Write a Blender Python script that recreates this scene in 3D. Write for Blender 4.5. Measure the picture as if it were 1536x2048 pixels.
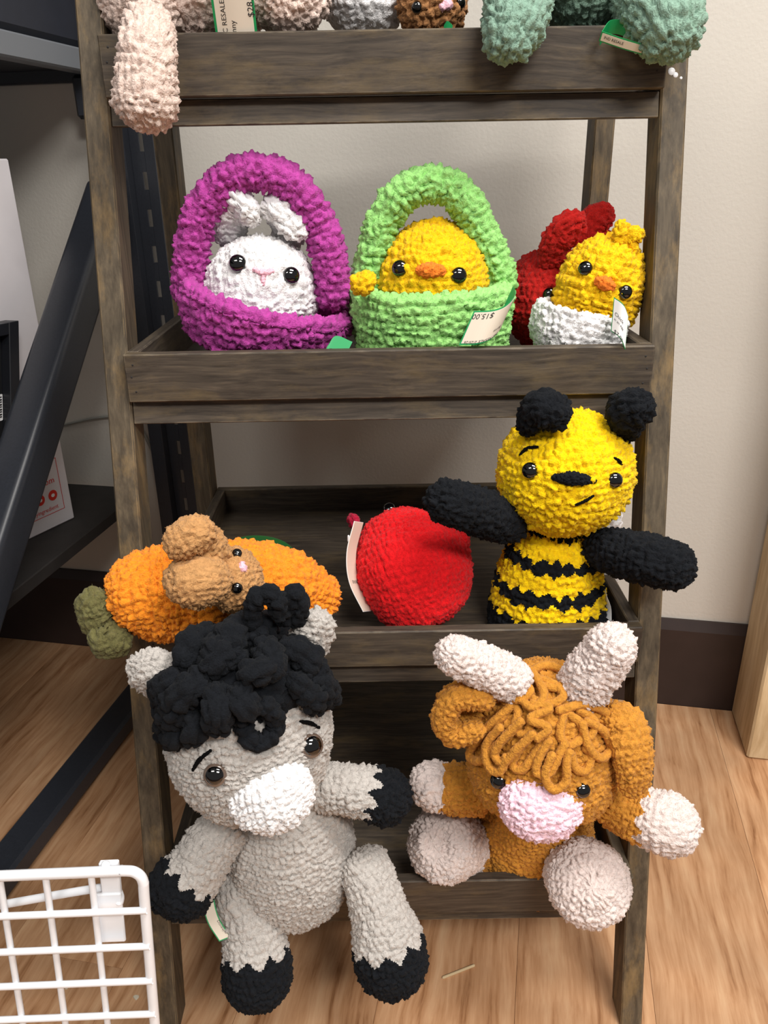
import bpy, bmesh, math, random
import numpy as np
from mathutils import Vector, Matrix
from mathutils.bvhtree import BVHTree

for o in list(bpy.data.objects):
    bpy.data.objects.remove(o)
SC = bpy.context.scene
COL = SC.collection
rng = random.Random(7)

# ------------------------------------------------------------------ camera
FPX = 1607.16
CAM = np.array([-0.00797, -0.72066, 1.08075])
YAW, PITCH, ROLL = -0.0009, 0.4077, -0.0176
_fw = np.array([math.sin(YAW)*math.cos(PITCH), math.cos(YAW)*math.cos(PITCH), -math.sin(PITCH)])
_r0 = np.array([math.cos(YAW), -math.sin(YAW), 0.0])
_u0 = np.cross(_r0, _fw)
RT = math.cos(ROLL)*_r0 + math.sin(ROLL)*_u0
UP = -math.sin(ROLL)*_r0 + math.cos(ROLL)*_u0
FW = _fw
cd = bpy.data.cameras.new('camera')
cam = bpy.data.objects.new('camera', cd)
COL.objects.link(cam)
M = Matrix(((RT[0], UP[0], -FW[0], CAM[0]), (RT[1], UP[1], -FW[1], CAM[1]), (RT[2], UP[2], -FW[2], CAM[2]), (0, 0, 0, 1)))
cam.matrix_world = M
cd.sensor_fit = 'VERTICAL'
cd.sensor_height = 36.0
cd.sensor_width = 27.0
cd.lens = FPX/2048*36.0
cd.clip_start = 0.01
SC.camera = cam

# ------------------------------------------------------------------ world, lamps, exposure
SC.view_settings.view_transform = 'Standard'
SC.view_settings.look = 'None'
SC.view_settings.gamma = 1.0
SC.view_settings.use_curve_mapping = False
SC.view_settings.exposure = 0.2
W = bpy.data.worlds.new('world'); SC.world = W
W.use_nodes = True
W.node_tree.nodes['Background'].inputs[0].default_value = (1.0, 0.97, 0.94, 1)
W.node_tree.nodes['Background'].inputs[1].default_value = 0.19


def area(name, loc, size, power, col=(1, 0.965, 0.92), aim=(0, 0, -1)):
    l = bpy.data.lights.new(name, 'AREA'); l.shape = 'RECTANGLE'
    l.size, l.size_y = size; l.energy = power; l.color = col
    o = bpy.data.objects.new(name, l); COL.objects.link(o)
    o.location = loc
    o.rotation_euler = Vector(aim).to_track_quat('-Z', 'Y').to_euler()
    return o


area('ceiling_lamp', (0.75, -0.50, 2.75), (1.2, 0.6), 46)
area('ceiling_lamp', (-1.2, -1.7, 2.75), (1.2, 0.6), 26)
area('ceiling_lamp', (1.0, -2.1, 2.75), (1.2, 0.6), 84)

# ------------------------------------------------------------------ pixel helpers (1536 x 2048 frame)


def ray(px, py):
    return FW + (px-768)/FPX*RT - (py-1024)/FPX*UP


def at(px, py, Y):
    d = ray(px, py)
    return CAM + d*((Y-CAM[1])/d[1])


def atz(px, py, z):
    d = ray(px, py)
    return CAM + d*((z-CAM[2])/d[2])


def dep(p):
    return float((np.asarray(p)-CAM) @ FW)


def T(px, py, Y, r):
    p = at(px, py, Y)
    return (p, r*dep(p)/FPX)


# ------------------------------------------------------------------ materials
MATS = {}


def nmat(name):
    m = bpy.data.materials.new(name); m.use_nodes = True
    nt = m.node_tree
    return m, nt, nt.nodes['Principled BSDF']


def srgb(r, g, b):
    f = lambda c: (c/255/12.92) if c/255 <= 0.04045 else ((c/255+0.055)/1.055)**2.4
    return (f(r), f(g), f(b), 1)


def yarn_mat(name, rgb, var=0.18, sheen=0.5, fuzz=520):
    if name in MATS: return MATS[name]
    m, nt, b = nmat(name)
    c = srgb(*rgb)
    tc = nt.nodes.new('ShaderNodeTexCoord')
    n1 = nt.nodes.new('ShaderNodeTexNoise'); n1.inputs['Scale'].default_value = 260; n1.inputs['Detail'].default_value = 3
    n2 = nt.nodes.new('ShaderNodeTexNoise'); n2.inputs['Scale'].default_value = fuzz; n2.inputs['Detail'].default_value = 4
    nt.links.new(tc.outputs['Object'], n1.inputs['Vector']); nt.links.new(tc.outputs['Object'], n2.inputs['Vector'])
    rp = nt.nodes.new('ShaderNodeValToRGB')
    rp.color_ramp.elements[0].position = 0.3; rp.color_ramp.elements[1].position = 0.7
    rp.color_ramp.elements[0].color = tuple(x*(1-var) for x in c[:3])+(1,)
    rp.color_ramp.elements[1].color = tuple(min(1, x*(1+var)) for x in c[:3])+(1,)
    nt.links.new(n1.outputs['Fac'], rp.inputs['Fac'])
    nt.links.new(rp.outputs['Color'], b.inputs['Base Color'])
    bp = nt.nodes.new('ShaderNodeBump'); bp.inputs['Strength'].default_value = 0.8; bp.inputs['Distance'].default_value = 0.002
    nt.links.new(n2.outputs['Fac'], bp.inputs['Height']); nt.links.new(bp.outputs['Normal'], b.inputs['Normal'])
    b.inputs['Roughness'].default_value = 0.95
    b.inputs['Specular IOR Level'].default_value = 0.12
    b.inputs['Sheen Weight'].default_value = sheen
    b.inputs['Sheen Roughness'].default_value = 0.5
    b.inputs['Sheen Tint'].default_value = tuple(min(1, x*0.85+0.18) for x in c[:3])+(1,)
    MATS[name] = m
    return m


def plain(name, rgb, rough=0.5, spec=0.5, metal=0.0, coat=0.0, noise=0.0, nscale=40):
    if name in MATS: return MATS[name]
    m, nt, b = nmat(name)
    c = srgb(*rgb)
    b.inputs['Base Color'].default_value = c
    b.inputs['Roughness'].default_value = rough
    b.inputs['Specular IOR Level'].default_value = spec
    b.inputs['Metallic'].default_value = metal
    b.inputs['Coat Weight'].default_value = coat
    if noise:
        tc = nt.nodes.new('ShaderNodeTexCoord')
        n1 = nt.nodes.new('ShaderNodeTexNoise'); n1.inputs['Scale'].default_value = nscale; n1.inputs['Detail'].default_value = 4
        nt.links.new(tc.outputs['Object'], n1.inputs['Vector'])
        rp = nt.nodes.new('ShaderNodeValToRGB')
        rp.color_ramp.elements[0].position = 0.3; rp.color_ramp.elements[1].position = 0.7
        rp.color_ramp.elements[0].color = tuple(x*(1-noise) for x in c[:3])+(1,)
        rp.color_ramp.elements[1].color = tuple(min(1, x*(1+noise)) for x in c[:3])+(1,)
        nt.links.new(n1.outputs['Fac'], rp.inputs['Fac'])
        nt.links.new(rp.outputs['Color'], b.inputs['Base Color'])
    MATS[name] = m
    return m


def wood_mat(name, axis, cols, scale=10, stretch=22, rough=0.62, bump=0.25, perobj=False, blotch=0.22, tint=None, wear=None):
    """grain runs along the given object axis"""
    if name in MATS: return MATS[name]
    m, nt, b = nmat(name)
    N = nt.nodes.new; L = nt.links.new
    tc = N('ShaderNodeTexCoord'); mp = N('ShaderNodeMapping')
    s = [scale*stretch]*3; s[axis] = scale
    mp.inputs['Scale'].default_value = s
    src = tc.outputs['Object']
    if perobj:
        oi = N('ShaderNodeObjectInfo'); mu = N('ShaderNodeVectorMath'); mu.operation = 'ADD'
        sc = N('ShaderNodeMath'); sc.operation = 'MULTIPLY'; sc.inputs[1].default_value = 37.0
        L(oi.outputs['Random'], sc.inputs[0]); L(tc.outputs['Object'], mu.inputs[0]); L(sc.outputs[0], mu.inputs[1])
        src = mu.outputs[0]
    # wavy distortion of the grain
    dn = N('ShaderNodeTexNoise'); dn.inputs['Scale'].default_value = 5.0; dn.inputs['Detail'].default_value = 2
    L(src, dn.inputs['Vector'])
    ds = N('ShaderNodeVectorMath'); ds.operation = 'SCALE'; ds.inputs['Scale'].default_value = 0.03
    L(dn.outputs['Color'], ds.inputs[0])
    ad = N('ShaderNodeVectorMath'); ad.operation = 'ADD'
    L(src, ad.inputs[0]); L(ds.outputs[0], ad.inputs[1])
    L(ad.outputs[0], mp.inputs['Vector'])
    g = N('ShaderNodeTexNoise'); g.inputs['Scale'].default_value = 1.0; g.inputs['Detail'].default_value = 5; g.inputs['Roughness'].default_value = 0.65
    L(mp.outputs['Vector'], g.inputs['Vector'])
    rp = N('ShaderNodeValToRGB'); cr = rp.color_ramp
    while len(cr.elements) < len(cols): cr.elements.new(0.5)
    for i, (pos, c) in enumerate(cols):
        cr.elements[i].position = pos; cr.elements[i].color = srgb(*c)
    L(g.outputs['Fac'], rp.inputs['Fac'])
    bl = N('ShaderNodeTexNoise'); bl.inputs['Scale'].default_value = 7.0; bl.inputs['Detail'].default_value = 3
    L(src, bl.inputs['Vector'])
    mr = N('ShaderNodeMapRange'); mr.inputs['From Min'].default_value = 0.3; mr.inputs['From Max'].default_value = 0.7
    mr.inputs['To Min'].default_value = 1-blotch; mr.inputs['To Max'].default_value = 1+blotch
    L(bl.outputs['Fac'], mr.inputs['Value'])
    fac = mr.outputs[0]
    if perobj:
        pr_ = N('ShaderNodeMapRange'); pr_.inputs['To Min'].default_value = 0.88; pr_.inputs['To Max'].default_value = 1.12
        L(oi.outputs['Random'], pr_.inputs['Value'])
        mm = N('ShaderNodeMath'); mm.operation = 'MULTIPLY'
        L(fac, mm.inputs[0]); L(pr_.outputs[0], mm.inputs[1]); fac = mm.outputs[0]
    vm = N('ShaderNodeVectorMath'); vm.operation = 'SCALE'
    L(rp.outputs['Color'], vm.inputs[0]); L(fac, vm.inputs['Scale'])
    colout = vm.outputs[0]
    if tint:
        tn = N('ShaderNodeTexNoise'); tn.inputs['Scale'].default_value = 16.0; tn.inputs['Detail'].default_value = 6; tn.inputs['Roughness'].default_value = 0.7
        mp2 = N('ShaderNodeMapping'); s2 = [1.6]*3; s2[axis] = 0.5; mp2.inputs['Scale'].default_value = s2
        L(src, mp2.inputs['Vector']); L(mp2.outputs['Vector'], tn.inputs['Vector'])
        tr_ = N('ShaderNodeMapRange'); tr_.inputs['From Min'].default_value = 0.50; tr_.inputs['From Max'].default_value = 0.72
        tr_.inputs['To Min'].default_value = 0.0; tr_.inputs['To Max'].default_value = 0.65
        L(tn.outputs['Fac'], tr_.inputs['Value'])
        mx = N('ShaderNodeMix'); mx.data_type = 'RGBA'; mx.inputs[7].default_value = srgb(*tint)
        L(tr_.outputs[0], mx.inputs[0]); L(colout, mx.inputs[6]); colout = mx.outputs[2]
    if wear:
        bv = N('ShaderNodeBevel'); bv.samples = 4; bv.inputs['Radius'].default_value = 0.0016
        ge = N('ShaderNodeNewGeometry'); dt = N('ShaderNodeVectorMath'); dt.operation = 'DOT_PRODUCT'
        L(bv.outputs[0], dt.inputs[0]); L(ge.outputs['Normal'], dt.inputs[1])
        wn_ = N('ShaderNodeTexNoise'); wn_.inputs['Scale'].default_value = 45.0; wn_.inputs['Detail'].default_value = 3
        L(src, wn_.inputs['Vector'])
        wr = N('ShaderNodeMapRange'); wr.inputs['From Min'].default_value = 0.985; wr.inputs['From Max'].default_value = 0.86
        wr.inputs['To Min'].default_value = 0.0; wr.inputs['To Max'].default_value = 1.0
        L(dt.outputs['Value'], wr.inputs['Value'])
        wm = N('ShaderNodeMapRange'); wm.inputs['From Min'].default_value = 0.42; wm.inputs['From Max'].default_value = 0.62; wm.inputs['To Max'].default_value = 0.8
        L(wn_.outputs['Fac'], wm.inputs['Value'])
        mw = N('ShaderNodeMath'); mw.operation = 'MULTIPLY'; L(wr.outputs[0], mw.inputs[0]); L(wm.outputs[0], mw.inputs[1])
        mx2 = N('ShaderNodeMix'); mx2.data_type = 'RGBA'; mx2.inputs[7].default_value = srgb(*wear)
        L(mw.outputs[0], mx2.inputs[0]); L(colout, mx2.inputs[6]); colout = mx2.outputs[2]
    L(colout, b.inputs['Base Color'])
    bp = N('ShaderNodeBump'); bp.inputs['Strength'].default_value = bump; bp.inputs['Distance'].default_value = 0.001
    L(g.outputs['Fac'], bp.inputs['Height']); L(bp.outputs['Normal'], b.inputs['Normal'])
    b.inputs['Roughness'].default_value = rough
    b.inputs['Specular IOR Level'].default_value = 0.35
    MATS[name] = m
    return m


STAIN = [(0.25, (40, 34, 28)), (0.45, (64, 56, 48)), (0.58, (76, 67, 57)), (0.78, (98, 86, 72))]
STAIN_LEG = [(0.25, (54, 46, 36)), (0.46, (80, 70, 56)), (0.58, (92, 81, 65)), (0.78, (118, 102, 79))]
W_X = wood_mat('stained_wood_across', 0, STAIN, tint=(112, 95, 66), wear=(176, 160, 134))
W_Y = wood_mat('stained_wood_deep', 1, STAIN, tint=(104, 90, 66), wear=(160, 146, 122))
W_Z = wood_mat('stained_wood_upright', 2, STAIN_LEG, stretch=14, tint=(150, 122, 78), wear=(184, 156, 112))
OAK = wood_mat('oak_laminate', 1, [(0.26, (128, 82, 48)), (0.42, (180, 134, 96)), (0.56, (198, 154, 116)), (0.75, (212, 174, 136))],
               scale=4.0, stretch=16, rough=0.42, bump=0.08, perobj=True, blotch=0.14)
PINE = wood_mat('pale_pine', 2, [(0.3, (188, 160, 120)), (0.5, (214, 190, 152)), (0.7, (226, 206, 172))], scale=5, stretch=10, rough=0.6, bump=0.1, blotch=0.1)
BLACKM = plain('black_steel', (46, 49, 56), rough=0.34, spec=0.5, noise=0.12, nscale=300)
DARKB = plain('dark_board', (46, 43, 42), rough=0.7, noise=0.2, nscale=25)
NAVY = plain('navy_plastic', (30, 34, 46), rough=0.6, noise=0.1)
WHITE_WIRE = plain('white_coated_wire', (236, 238, 242), rough=0.3, spec=0.5, noise=0.03)
EYE = plain('black_glass_eye', (6, 6, 7), rough=0.06, spec=0.7, coat=0.6)
AMBER = plain('amber_eye_ring', (98, 82, 72), rough=0.1, spec=0.7, coat=0.6)
GREEN_CARD = plain('green_card', (20, 150, 84), rough=0.45)
DGREEN_CARD = plain('dark_green_card', (28, 92, 44), rough=0.5)
CREAM_CARD = plain('cream_paper', (226, 214, 196), rough=0.7)
WHITE_CARD = plain('white_paper', (236, 236, 236), rough=0.7)
INK = plain('black_ink', (38, 36, 36), rough=0.8)
REDINK = plain('red_ink', (214, 52, 40), rough=0.8)
THREAD = plain('black_thread', (10, 10, 11), rough=0.9, spec=0.1)
CLEAR_PIN = plain('white_plastic_pin', (228, 228, 230), rough=0.3)

# ------------------------------------------------------------------ object helpers


def link(o, parent=None):
    COL.objects.link(o)
    if parent is not None: o.parent = parent
    return o


def thing(name, label, cat, loc=(0, 0, 0), group=None, rotz=0.0):
    o = bpy.data.objects.new(name, None); COL.objects.link(o)
    o.empty_display_size = 0.02
    o.location = Vector([float(v) for v in loc]); o.rotation_euler = (0, 0, rotz)
    o['label'] = label; o['category'] = cat
    if group: o['group'] = group
    return o


def root_of(o):
    while o.parent is not None: o = o.parent
    return o


def arr_mesh(name, V, Q, mat, parent=None, smooth=True):
    """V (n,3) in world space, Q (k,4|3) index array; made relative to the root's location"""
    off = np.array(root_of(parent).location) if parent is not None else np.zeros(3)
    V = np.asarray(V, dtype=np.float32)-off.astype(np.float32)
    me = bpy.data.meshes.new(name)
    Q = np.asarray(Q, dtype=np.int32)
    used = np.unique(Q)
    if len(used) != len(V):
        remap = np.zeros(len(V), np.int32); remap[used] = np.arange(len(used)); V = V[used]; Q = remap[Q]
    k, c = Q.shape
    me.vertices.add(len(V)); me.vertices.foreach_set('co', np.ascontiguousarray(V).ravel())
    me.loops.add(k*c); me.loops.foreach_set('vertex_index', np.ascontiguousarray(Q).ravel())
    me.polygons.add(k)
    me.polygons.foreach_set('loop_start', np.arange(0, k*c, c, dtype=np.int32))
    me.polygons.foreach_set('use_smooth', np.full(k, smooth, dtype=bool))
    me.update(calc_edges=True)
    if mat: me.materials.append(mat)
    return link(bpy.data.objects.new(name, me), parent)


def bm_obj(name, bm, mat, parent=None, smooth=False, world=True):
    if world and parent is not None:
        bmesh.ops.translate(bm, verts=bm.verts, vec=-root_of(parent).location)
    me = bpy.data.meshes.new(name); bm.to_mesh(me); bm.free()
    if mat: me.materials.append(mat)
    if smooth:
        me.polygons.foreach_set('use_smooth', [True]*len(me.polygons))
    return link(bpy.data.objects.new(name, me), parent)


def hexa(bm, P, bevel=0.0015):
    """box from 8 corner points: bottom 4 (ccw) then top 4"""
    vs = [bm.verts.new(Vector([float(c) for c in p])) for p in P]
    fs = [bm.faces.new([vs[i] for i in f]) for f in ((3, 2, 1, 0), (4, 5, 6, 7), (0, 1, 5, 4), (1, 2, 6, 5), (2, 3, 7, 6), (3, 0, 4, 7))]
    if bevel:
        es = list({e for f in fs for e in f.edges})
        bmesh.ops.bevel(bm, geom=es, offset=bevel, segments=1, affect='EDGES', profile=0.5)


def box(bm, x0, x1, y0, y1, z0, z1, bevel=0.0015, f=None):
    P = [(x0, y0, z0), (x1, y0, z0), (x1, y1, z0), (x0, y1, z0), (x0, y0, z1), (x1, y0, z1), (x1, y1, z1), (x0, y1, z1)]
    if f: P = [f(*p) for p in P]
    hexa(bm, P, bevel)


def boxobj(name, dims, mat, parent=None, bevel=0.0015, f=None):
    bm = bmesh.new(); box(bm, *dims, bevel=bevel, f=f)
    bmesh.ops.recalc_face_normals(bm, faces=bm.faces)
    return bm_obj(name, bm, mat, parent)


# ------------------------------------------------------------------ knitted surfaces
_tab = np.random.RandomState(3).rand(65536)


def hsh(a, b, c):
    h = (a.astype(np.int64)*73856093) ^ (b.astype(np.int64)*19349663) ^ (c.astype(np.int64)*83492791)
    return _tab[(h ^ (h >> 13)) & 65535]


def vnoise(P):
    I = np.floor(P).astype(np.int64); Fr = P-I
    Fr = Fr*Fr*(3-2*Fr)
    out = 0
    for dx in (0, 1):
        wx = Fr[..., 0] if dx else 1-Fr[..., 0]
        for dy in (0, 1):
            wy = Fr[..., 1] if dy else 1-Fr[..., 1]
            for dz in (0, 1):
                wz = Fr[..., 2] if dz else 1-Fr[..., 2]
                out = out+wx*wy*wz*hsh(I[..., 0]+dx, I[..., 1]+dy, I[..., 2]+dz)
    return out*2-1


def catmull(P, n):
    P = np.asarray(P, float)
    if len(P) == 2:
        t = np.linspace(0, 1, n)[:, None]
        return P[0]*(1-t)+P[1]*t
    Q = np.vstack([2*P[0]-P[1], P, 2*P[-1]-P[-2]])
    out = []
    k = len(P)-1
    for t in np.linspace(0, k-1e-9, n):
        i = int(t); u = t-i
        a, b, c, d = Q[i], Q[i+1], Q[i+2], Q[i+3]
        out.append(0.5*((2*b)+(-a+c)*u+(2*a-5*b+4*c-d)*u*u+(-a+3*b-3*c+d)*u**3))
    return np.array(out)


class Surf:
    def __init__(s, V0): s.V0 = V0; s._b = None; s.cen = V0.reshape(-1, 3).mean(0)

    def bvh(s):
        if s._b is None:
            V = s.V0[::2, ::2]; n, k = V.shape[:2]
            i = np.arange(n-1)[:, None]; j = np.arange(k)[None, :]; j2 = (j+1) % k
            Q = np.stack([i*k+j, i*k+j2, (i+1)*k+j2, (i+1)*k+j], -1).reshape(-1, 4)
            s._b = BVHTree.FromPolygons(V.reshape(-1, 3).tolist(), Q.tolist())
        return s._b


def knit(name, cen, ax, ay, r, mat, parent, stitch=0.008, amp=0.42, step=None, seed=0, cls=None, caps=True, rough=1.0, fuzz=0.34):
    """ring-swept surface with crochet stitches. cls: list of (name, mat, parent, test(m, th, mtot)) splits it into parts"""
    step = step or stitch/4.6
    cen, ax, ay, r = map(np.asarray, (cen, ax, ay, r))
    dc = np.linalg.norm(np.diff(cen, axis=0), axis=1); dr = np.diff(r)
    m = np.concatenate([[0], np.cumsum(np.sqrt(dc**2+dr**2)+1e-12)])
    nm = max(8, int(m[-1]/step))
    ms = np.linspace(0, m[-1], nm)
    ip = lambda A: np.stack([np.interp(ms, m, A[:, k]) for k in range(3)], -1)
    cs, axs, ays = ip(cen), ip(ax), ip(ay); rs = np.interp(ms, m, r)
    nu = int(min(420, max(14, math.ceil(2*math.pi*rs.max()/step))))
    th = np.linspace(0, 2*math.pi, nu, endpoint=False)
    V0 = cs[:, None]+rs[:, None, None]*(np.cos(th)[None, :, None]*axs[:, None]+np.sin(th)[None, :, None]*ays[:, None])
    dT = np.roll(V0, -1, 1)-np.roll(V0, 1, 1)
    dM = np.gradient(V0, axis=0)
    Nn = np.cross(dT, dM); Nn /= (np.linalg.norm(Nn, axis=2, keepdims=True)+1e-12)
    # stitches
    sd = seed*17.31
    w1 = vnoise(V0/(stitch*1.7)+sd); w2 = vnoise(V0/(stitch*1.7)+sd+91.7)
    mm = ms[:, None]+w1*0.5*stitch
    k = np.floor(mm/stitch); b = mm/stitch-k
    rk = np.interp(np.clip((k+0.5)*stitch, 0, ms[-1]), ms, rs)
    ns = np.maximum(4, np.round(2*math.pi*rk/(stitch*1.05)))
    off = hsh(k, k*0+seed, k*0)*0.9
    a = th[None, :]/(2*math.pi)*ns+off+0.35*(b-0.5)+w2*0.42
    s = np.floor(a); fa = a-s
    rd = hsh(k, np.mod(s, ns), k*0+seed+5)
    shape = (1-np.abs(2*fa-1)**5.0)*(1-np.abs(2*b-1)**4.5)
    shape = np.clip(shape, 0, 1)**0.8
    h = shape*(0.62+0.7*rd)
    h = h+0.42*rough*vnoise(V0/(stitch*0.42)+sd)+0.30*rough*vnoise(V0/(stitch*0.2)+sd)
    env = np.clip(rs/(stitch*0.8), 0, 1)[:, None]
    h = (h-0.6)*amp*1.22*stitch*env
    V = V0+Nn*h[..., None]
    V = V+(rough*0.14*stitch*env)[..., None]*np.stack([vnoise(V0/(stitch*0.5)+31.7+sd), vnoise(V0/(stitch*0.5)+57.3), vnoise(V0/(stitch*0.5)+77.9)], -1)
    i = np.arange(nm-1)[:, None]; j = np.arange(nu)[None, :]; j2 = (j+1) % nu
    Q = np.stack([i*nu+j, i*nu+j2, (i+1)*nu+j2, (i+1)*nu+j], -1)
    Vf = V.reshape(-1, 3)
    Qf = np.zeros((0, 4), int); fsel = np.zeros(0, int)
    if rough > 0.5 and fuzz > 0:
        # short pile: thin fibres standing out of the yarn at a low angle
        rs_g = np.random.RandomState(seed+11)
        ring = np.linalg.norm(dT[:-1], axis=2)*0.5          # ring spacing, so the poles are not overgrown
        pr_ = np.clip(fuzz*ring/step, 0, 1)
        fsel = np.nonzero((rs_g.rand(nm-1, nu) < pr_).ravel())[0]
        q_ = Q.reshape(-1, 4)[fsel]
        c_ = Vf[q_].mean(1); n_ = Nn.reshape(-1, 3)[q_[:, 0]]
        t_ = rs_g.randn(len(c_), 3); t_ -= n_*np.sum(t_*n_, 1, keepdims=True); t_ /= np.linalg.norm(t_, axis=1, keepdims=True)+1e-9
        b_ = np.cross(n_, t_)
        ln = (0.0012+0.0013*rs_g.rand(len(c_)))[:, None]*min(1.0, stitch/0.007)
        tip = c_+(t_*0.72+n_*(0.35+0.5*rs_g.rand(len(c_)))[:, None])*ln
        w_ = b_*0.00022
        base0 = len(Vf)
        Vf = np.vstack([Vf, np.stack([c_-w_-n_*0.0003, c_+w_-n_*0.0003, tip+w_*0.5, tip-w_*0.5], 1).reshape(-1, 3)])
        Qf = base0+np.arange(len(c_)*4).reshape(-1, 4)
    capq = []
    if caps:
        # close the two poles with a centre vertex (degenerate quads avoided: three + repeated index not used)
        c0, c1 = len(Vf), len(Vf)+1
        Vf = np.vstack([Vf, V[0].mean(0), V[-1].mean(0)])
        jj = np.arange(0, nu, 2); 
        if nu % 2 == 0:
            capq.append(np.stack([np.full(len(jj), c0), (jj+2) % nu, (jj+1) % nu, jj], -1))
            base = (nm-1)*nu
            capq.append(np.stack([np.full(len(jj), c1), base+jj, base+(jj+1) % nu, base+(jj+2) % nu], -1))
    objs = []
    if cls is None:
        Qa = np.vstack([Q.reshape(-1, 4), Qf]+capq)
        objs = arr_mesh(name, Vf, Qa, mat, parent)
    else:
        mi = (0.5*(ms[:-1]+ms[1:]))[:, None]*np.ones((1, nu)); ti = (th[None, :]+math.pi/nu)*np.ones((nm-1, 1))
        lab = np.full((nm-1, nu), -1)
        for q, (_, _, _, test) in enumerate(cls):
            lab = np.where((lab < 0) & test(mi, ti, ms[-1], vnoise(V0[:-1]/(stitch*0.6)+5)), q, lab)
        got = {}
        for q, (nm_, mt_, pa_, _) in enumerate(cls):
            Qa = np.vstack([Q[lab == q], Qf[lab.ravel()[fsel] == q]]) if len(fsel) else Q[lab == q]
            if capq:
                if lab[0, 0] == q: Qa = np.vstack([Qa, capq[0]])
                if lab[-1, 0] == q: Qa = np.vstack([Qa, capq[1]])
            if len(Qa) == 0: continue
            pa = parent if pa_ is None else (got[pa_] if isinstance(pa_, int) else pa_)
            got[q] = arr_mesh(nm_, Vf, Qa, mt_, pa)
        objs = got
    return objs, Surf(V0)


def sweep(ctrl, caps=(1.0, 1.0), flat=(1.0, 1.0), ref=None, n=160):
    """ctrl: list of (point, radius). Returns ring arrays with rounded ends"""
    C = catmull([c[0] for c in ctrl], n); R_ = catmull([[c[1]] for c in ctrl], n)[:, 0]
    R_ = np.maximum(R_, 1e-4)
    d = np.concatenate([[0], np.cumsum(np.linalg.norm(np.diff(C, axis=0), axis=1))]); Lt = d[-1]
    for side in (0, 1):
        cl = caps[side]
        if cl <= 0: continue
        dd = d if side == 0 else Lt-d
        rc = min((R_[0] if side == 0 else R_[-1])*cl, Lt*0.5 if all(c > 0 for c in caps) else Lt)
        q = np.clip(1-dd/rc, 0, 1)
        R_ = np.where(dd < rc, R_*np.sqrt(np.maximum(1-q*q, 0)), R_)
    # finer samples near the ends for the caps
    R_ = np.maximum(R_, 2e-4)
    Tn = np.gradient(C, axis=0); Tn /= np.linalg.norm(Tn, axis=1, keepdims=True)+1e-12
    ref = np.array(RT if ref is None else ref, float)
    if abs(ref @ Tn[0]) > 0.95: ref = np.array(-FW)
    x = ref-Tn[0]*(ref @ Tn[0]); x /= np.linalg.norm(x)
    X = [x]
    for i in range(1, n):
        x = x-Tn[i]*(x @ Tn[i]); x = x/np.linalg.norm(x); X.append(x)
    X = np.array(X); Y = np.cross(Tn, X)
    return C, X*flat[0], Y*flat[1], R_


def resample_caps(C, X, Y, R_, ctrl):
    return C, X, Y, R_


def tube(name, ctrl, mat, parent, caps=(1, 1), flat=(1, 1), ref=None, n=220, **kw):
    C, X, Y, R_ = sweep(ctrl, caps, flat, ref, n)
    return knit(name, C, X, Y, R_, mat, parent, **kw)


def ball(name, c, r, mat, parent, axis=(0, 0, 1), h=None, flat=(1, 1), ref=None, n=160, egg=0.0, **kw):
    """ellipsoid, axis half-length h, radius r; egg>0 makes the start (bottom) fatter"""
    axis = np.array(axis, float); axis /= np.linalg.norm(axis)
    h = h or r
    ph = np.linspace(0.012, math.pi-0.012, n)
    C = np.asarray(c)[None]+axis[None]*(-np.cos(ph)*h)[:, None]
    R_ = r*np.sin(ph)*(1+egg*np.cos(ph))
    ref = np.array(RT if ref is None else ref, float)
    if abs(ref @ axis) > 0.95: ref = np.array(-FW)
    x = ref-axis*(ref @ axis); x /= np.linalg.norm(x); y = np.cross(axis, x)
    o = np.ones((n, 1))
    return knit(name, C, o*x*flat[0], o*y*flat[1], R_, mat, parent, **kw)


def zig(m0, amp, nt, ph=0.0):
    return lambda th: m0+amp*(2*np.abs(((th/(2*math.pi))*nt+ph) % 1-0.5)-0.5)*2


def hit(surfs, px, py):
    """first point of the knitted surfaces seen along a pixel's ray: (point, normal)"""
    o = Vector(CAM.tolist()); d = Vector(ray(px, py).tolist()).normalized()
    best = None
    for s in surfs if isinstance(surfs, (list, tuple)) else [surfs]:
        h = s.bvh().ray_cast(o, d)
        if h[0] is not None and (best is None or h[3] < best[2]):
            nrm = h[1]
            if nrm.dot(d) > 0: nrm = -nrm
            best = (np.array(h[0]), np.array(nrm), h[3], s)
    if best is None:
        s = surfs[0] if isinstance(surfs, (list, tuple)) else surfs
        nr = s.bvh().find_nearest(o+d*dep(s.cen)/d.dot(Vector(FW.tolist())))
        best = (np.array(nr[0]), -np.array(d), 0, s)
    return best[0], best[1]


def uv_dome(c, nrm, r, th, seg=20, rings=10):
    """glossy eye: flattened sphere whose short axis is nrm"""
    nrm = nrm/np.linalg.norm(nrm)
    x = np.cross(nrm, [0.3, 0.2, 0.9]); x /= np.linalg.norm(x); y = np.cross(nrm, x)
    ph = np.linspace(0.02, math.pi-0.02, rings*2); t = np.linspace(0, 2*math.pi, seg, endpoint=False)
    V = c+np.sin(ph)[:, None, None]*r*(np.cos(t)[None, :, None]*x+np.sin(t)[None, :, None]*y)+(np.cos(ph)*th)[:, None, None]*nrm
    n, k = V.shape[:2]
    i = np.arange(n-1)[:, None]; j = np.arange(k)[None, :]; j2 = (j+1) % k
    Q = np.stack([i*k+j, (i+1)*k+j, (i+1)*k+j2, i*k+j2], -1).reshape(-1, 4)
    return V.reshape(-1, 3), Q


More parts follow.
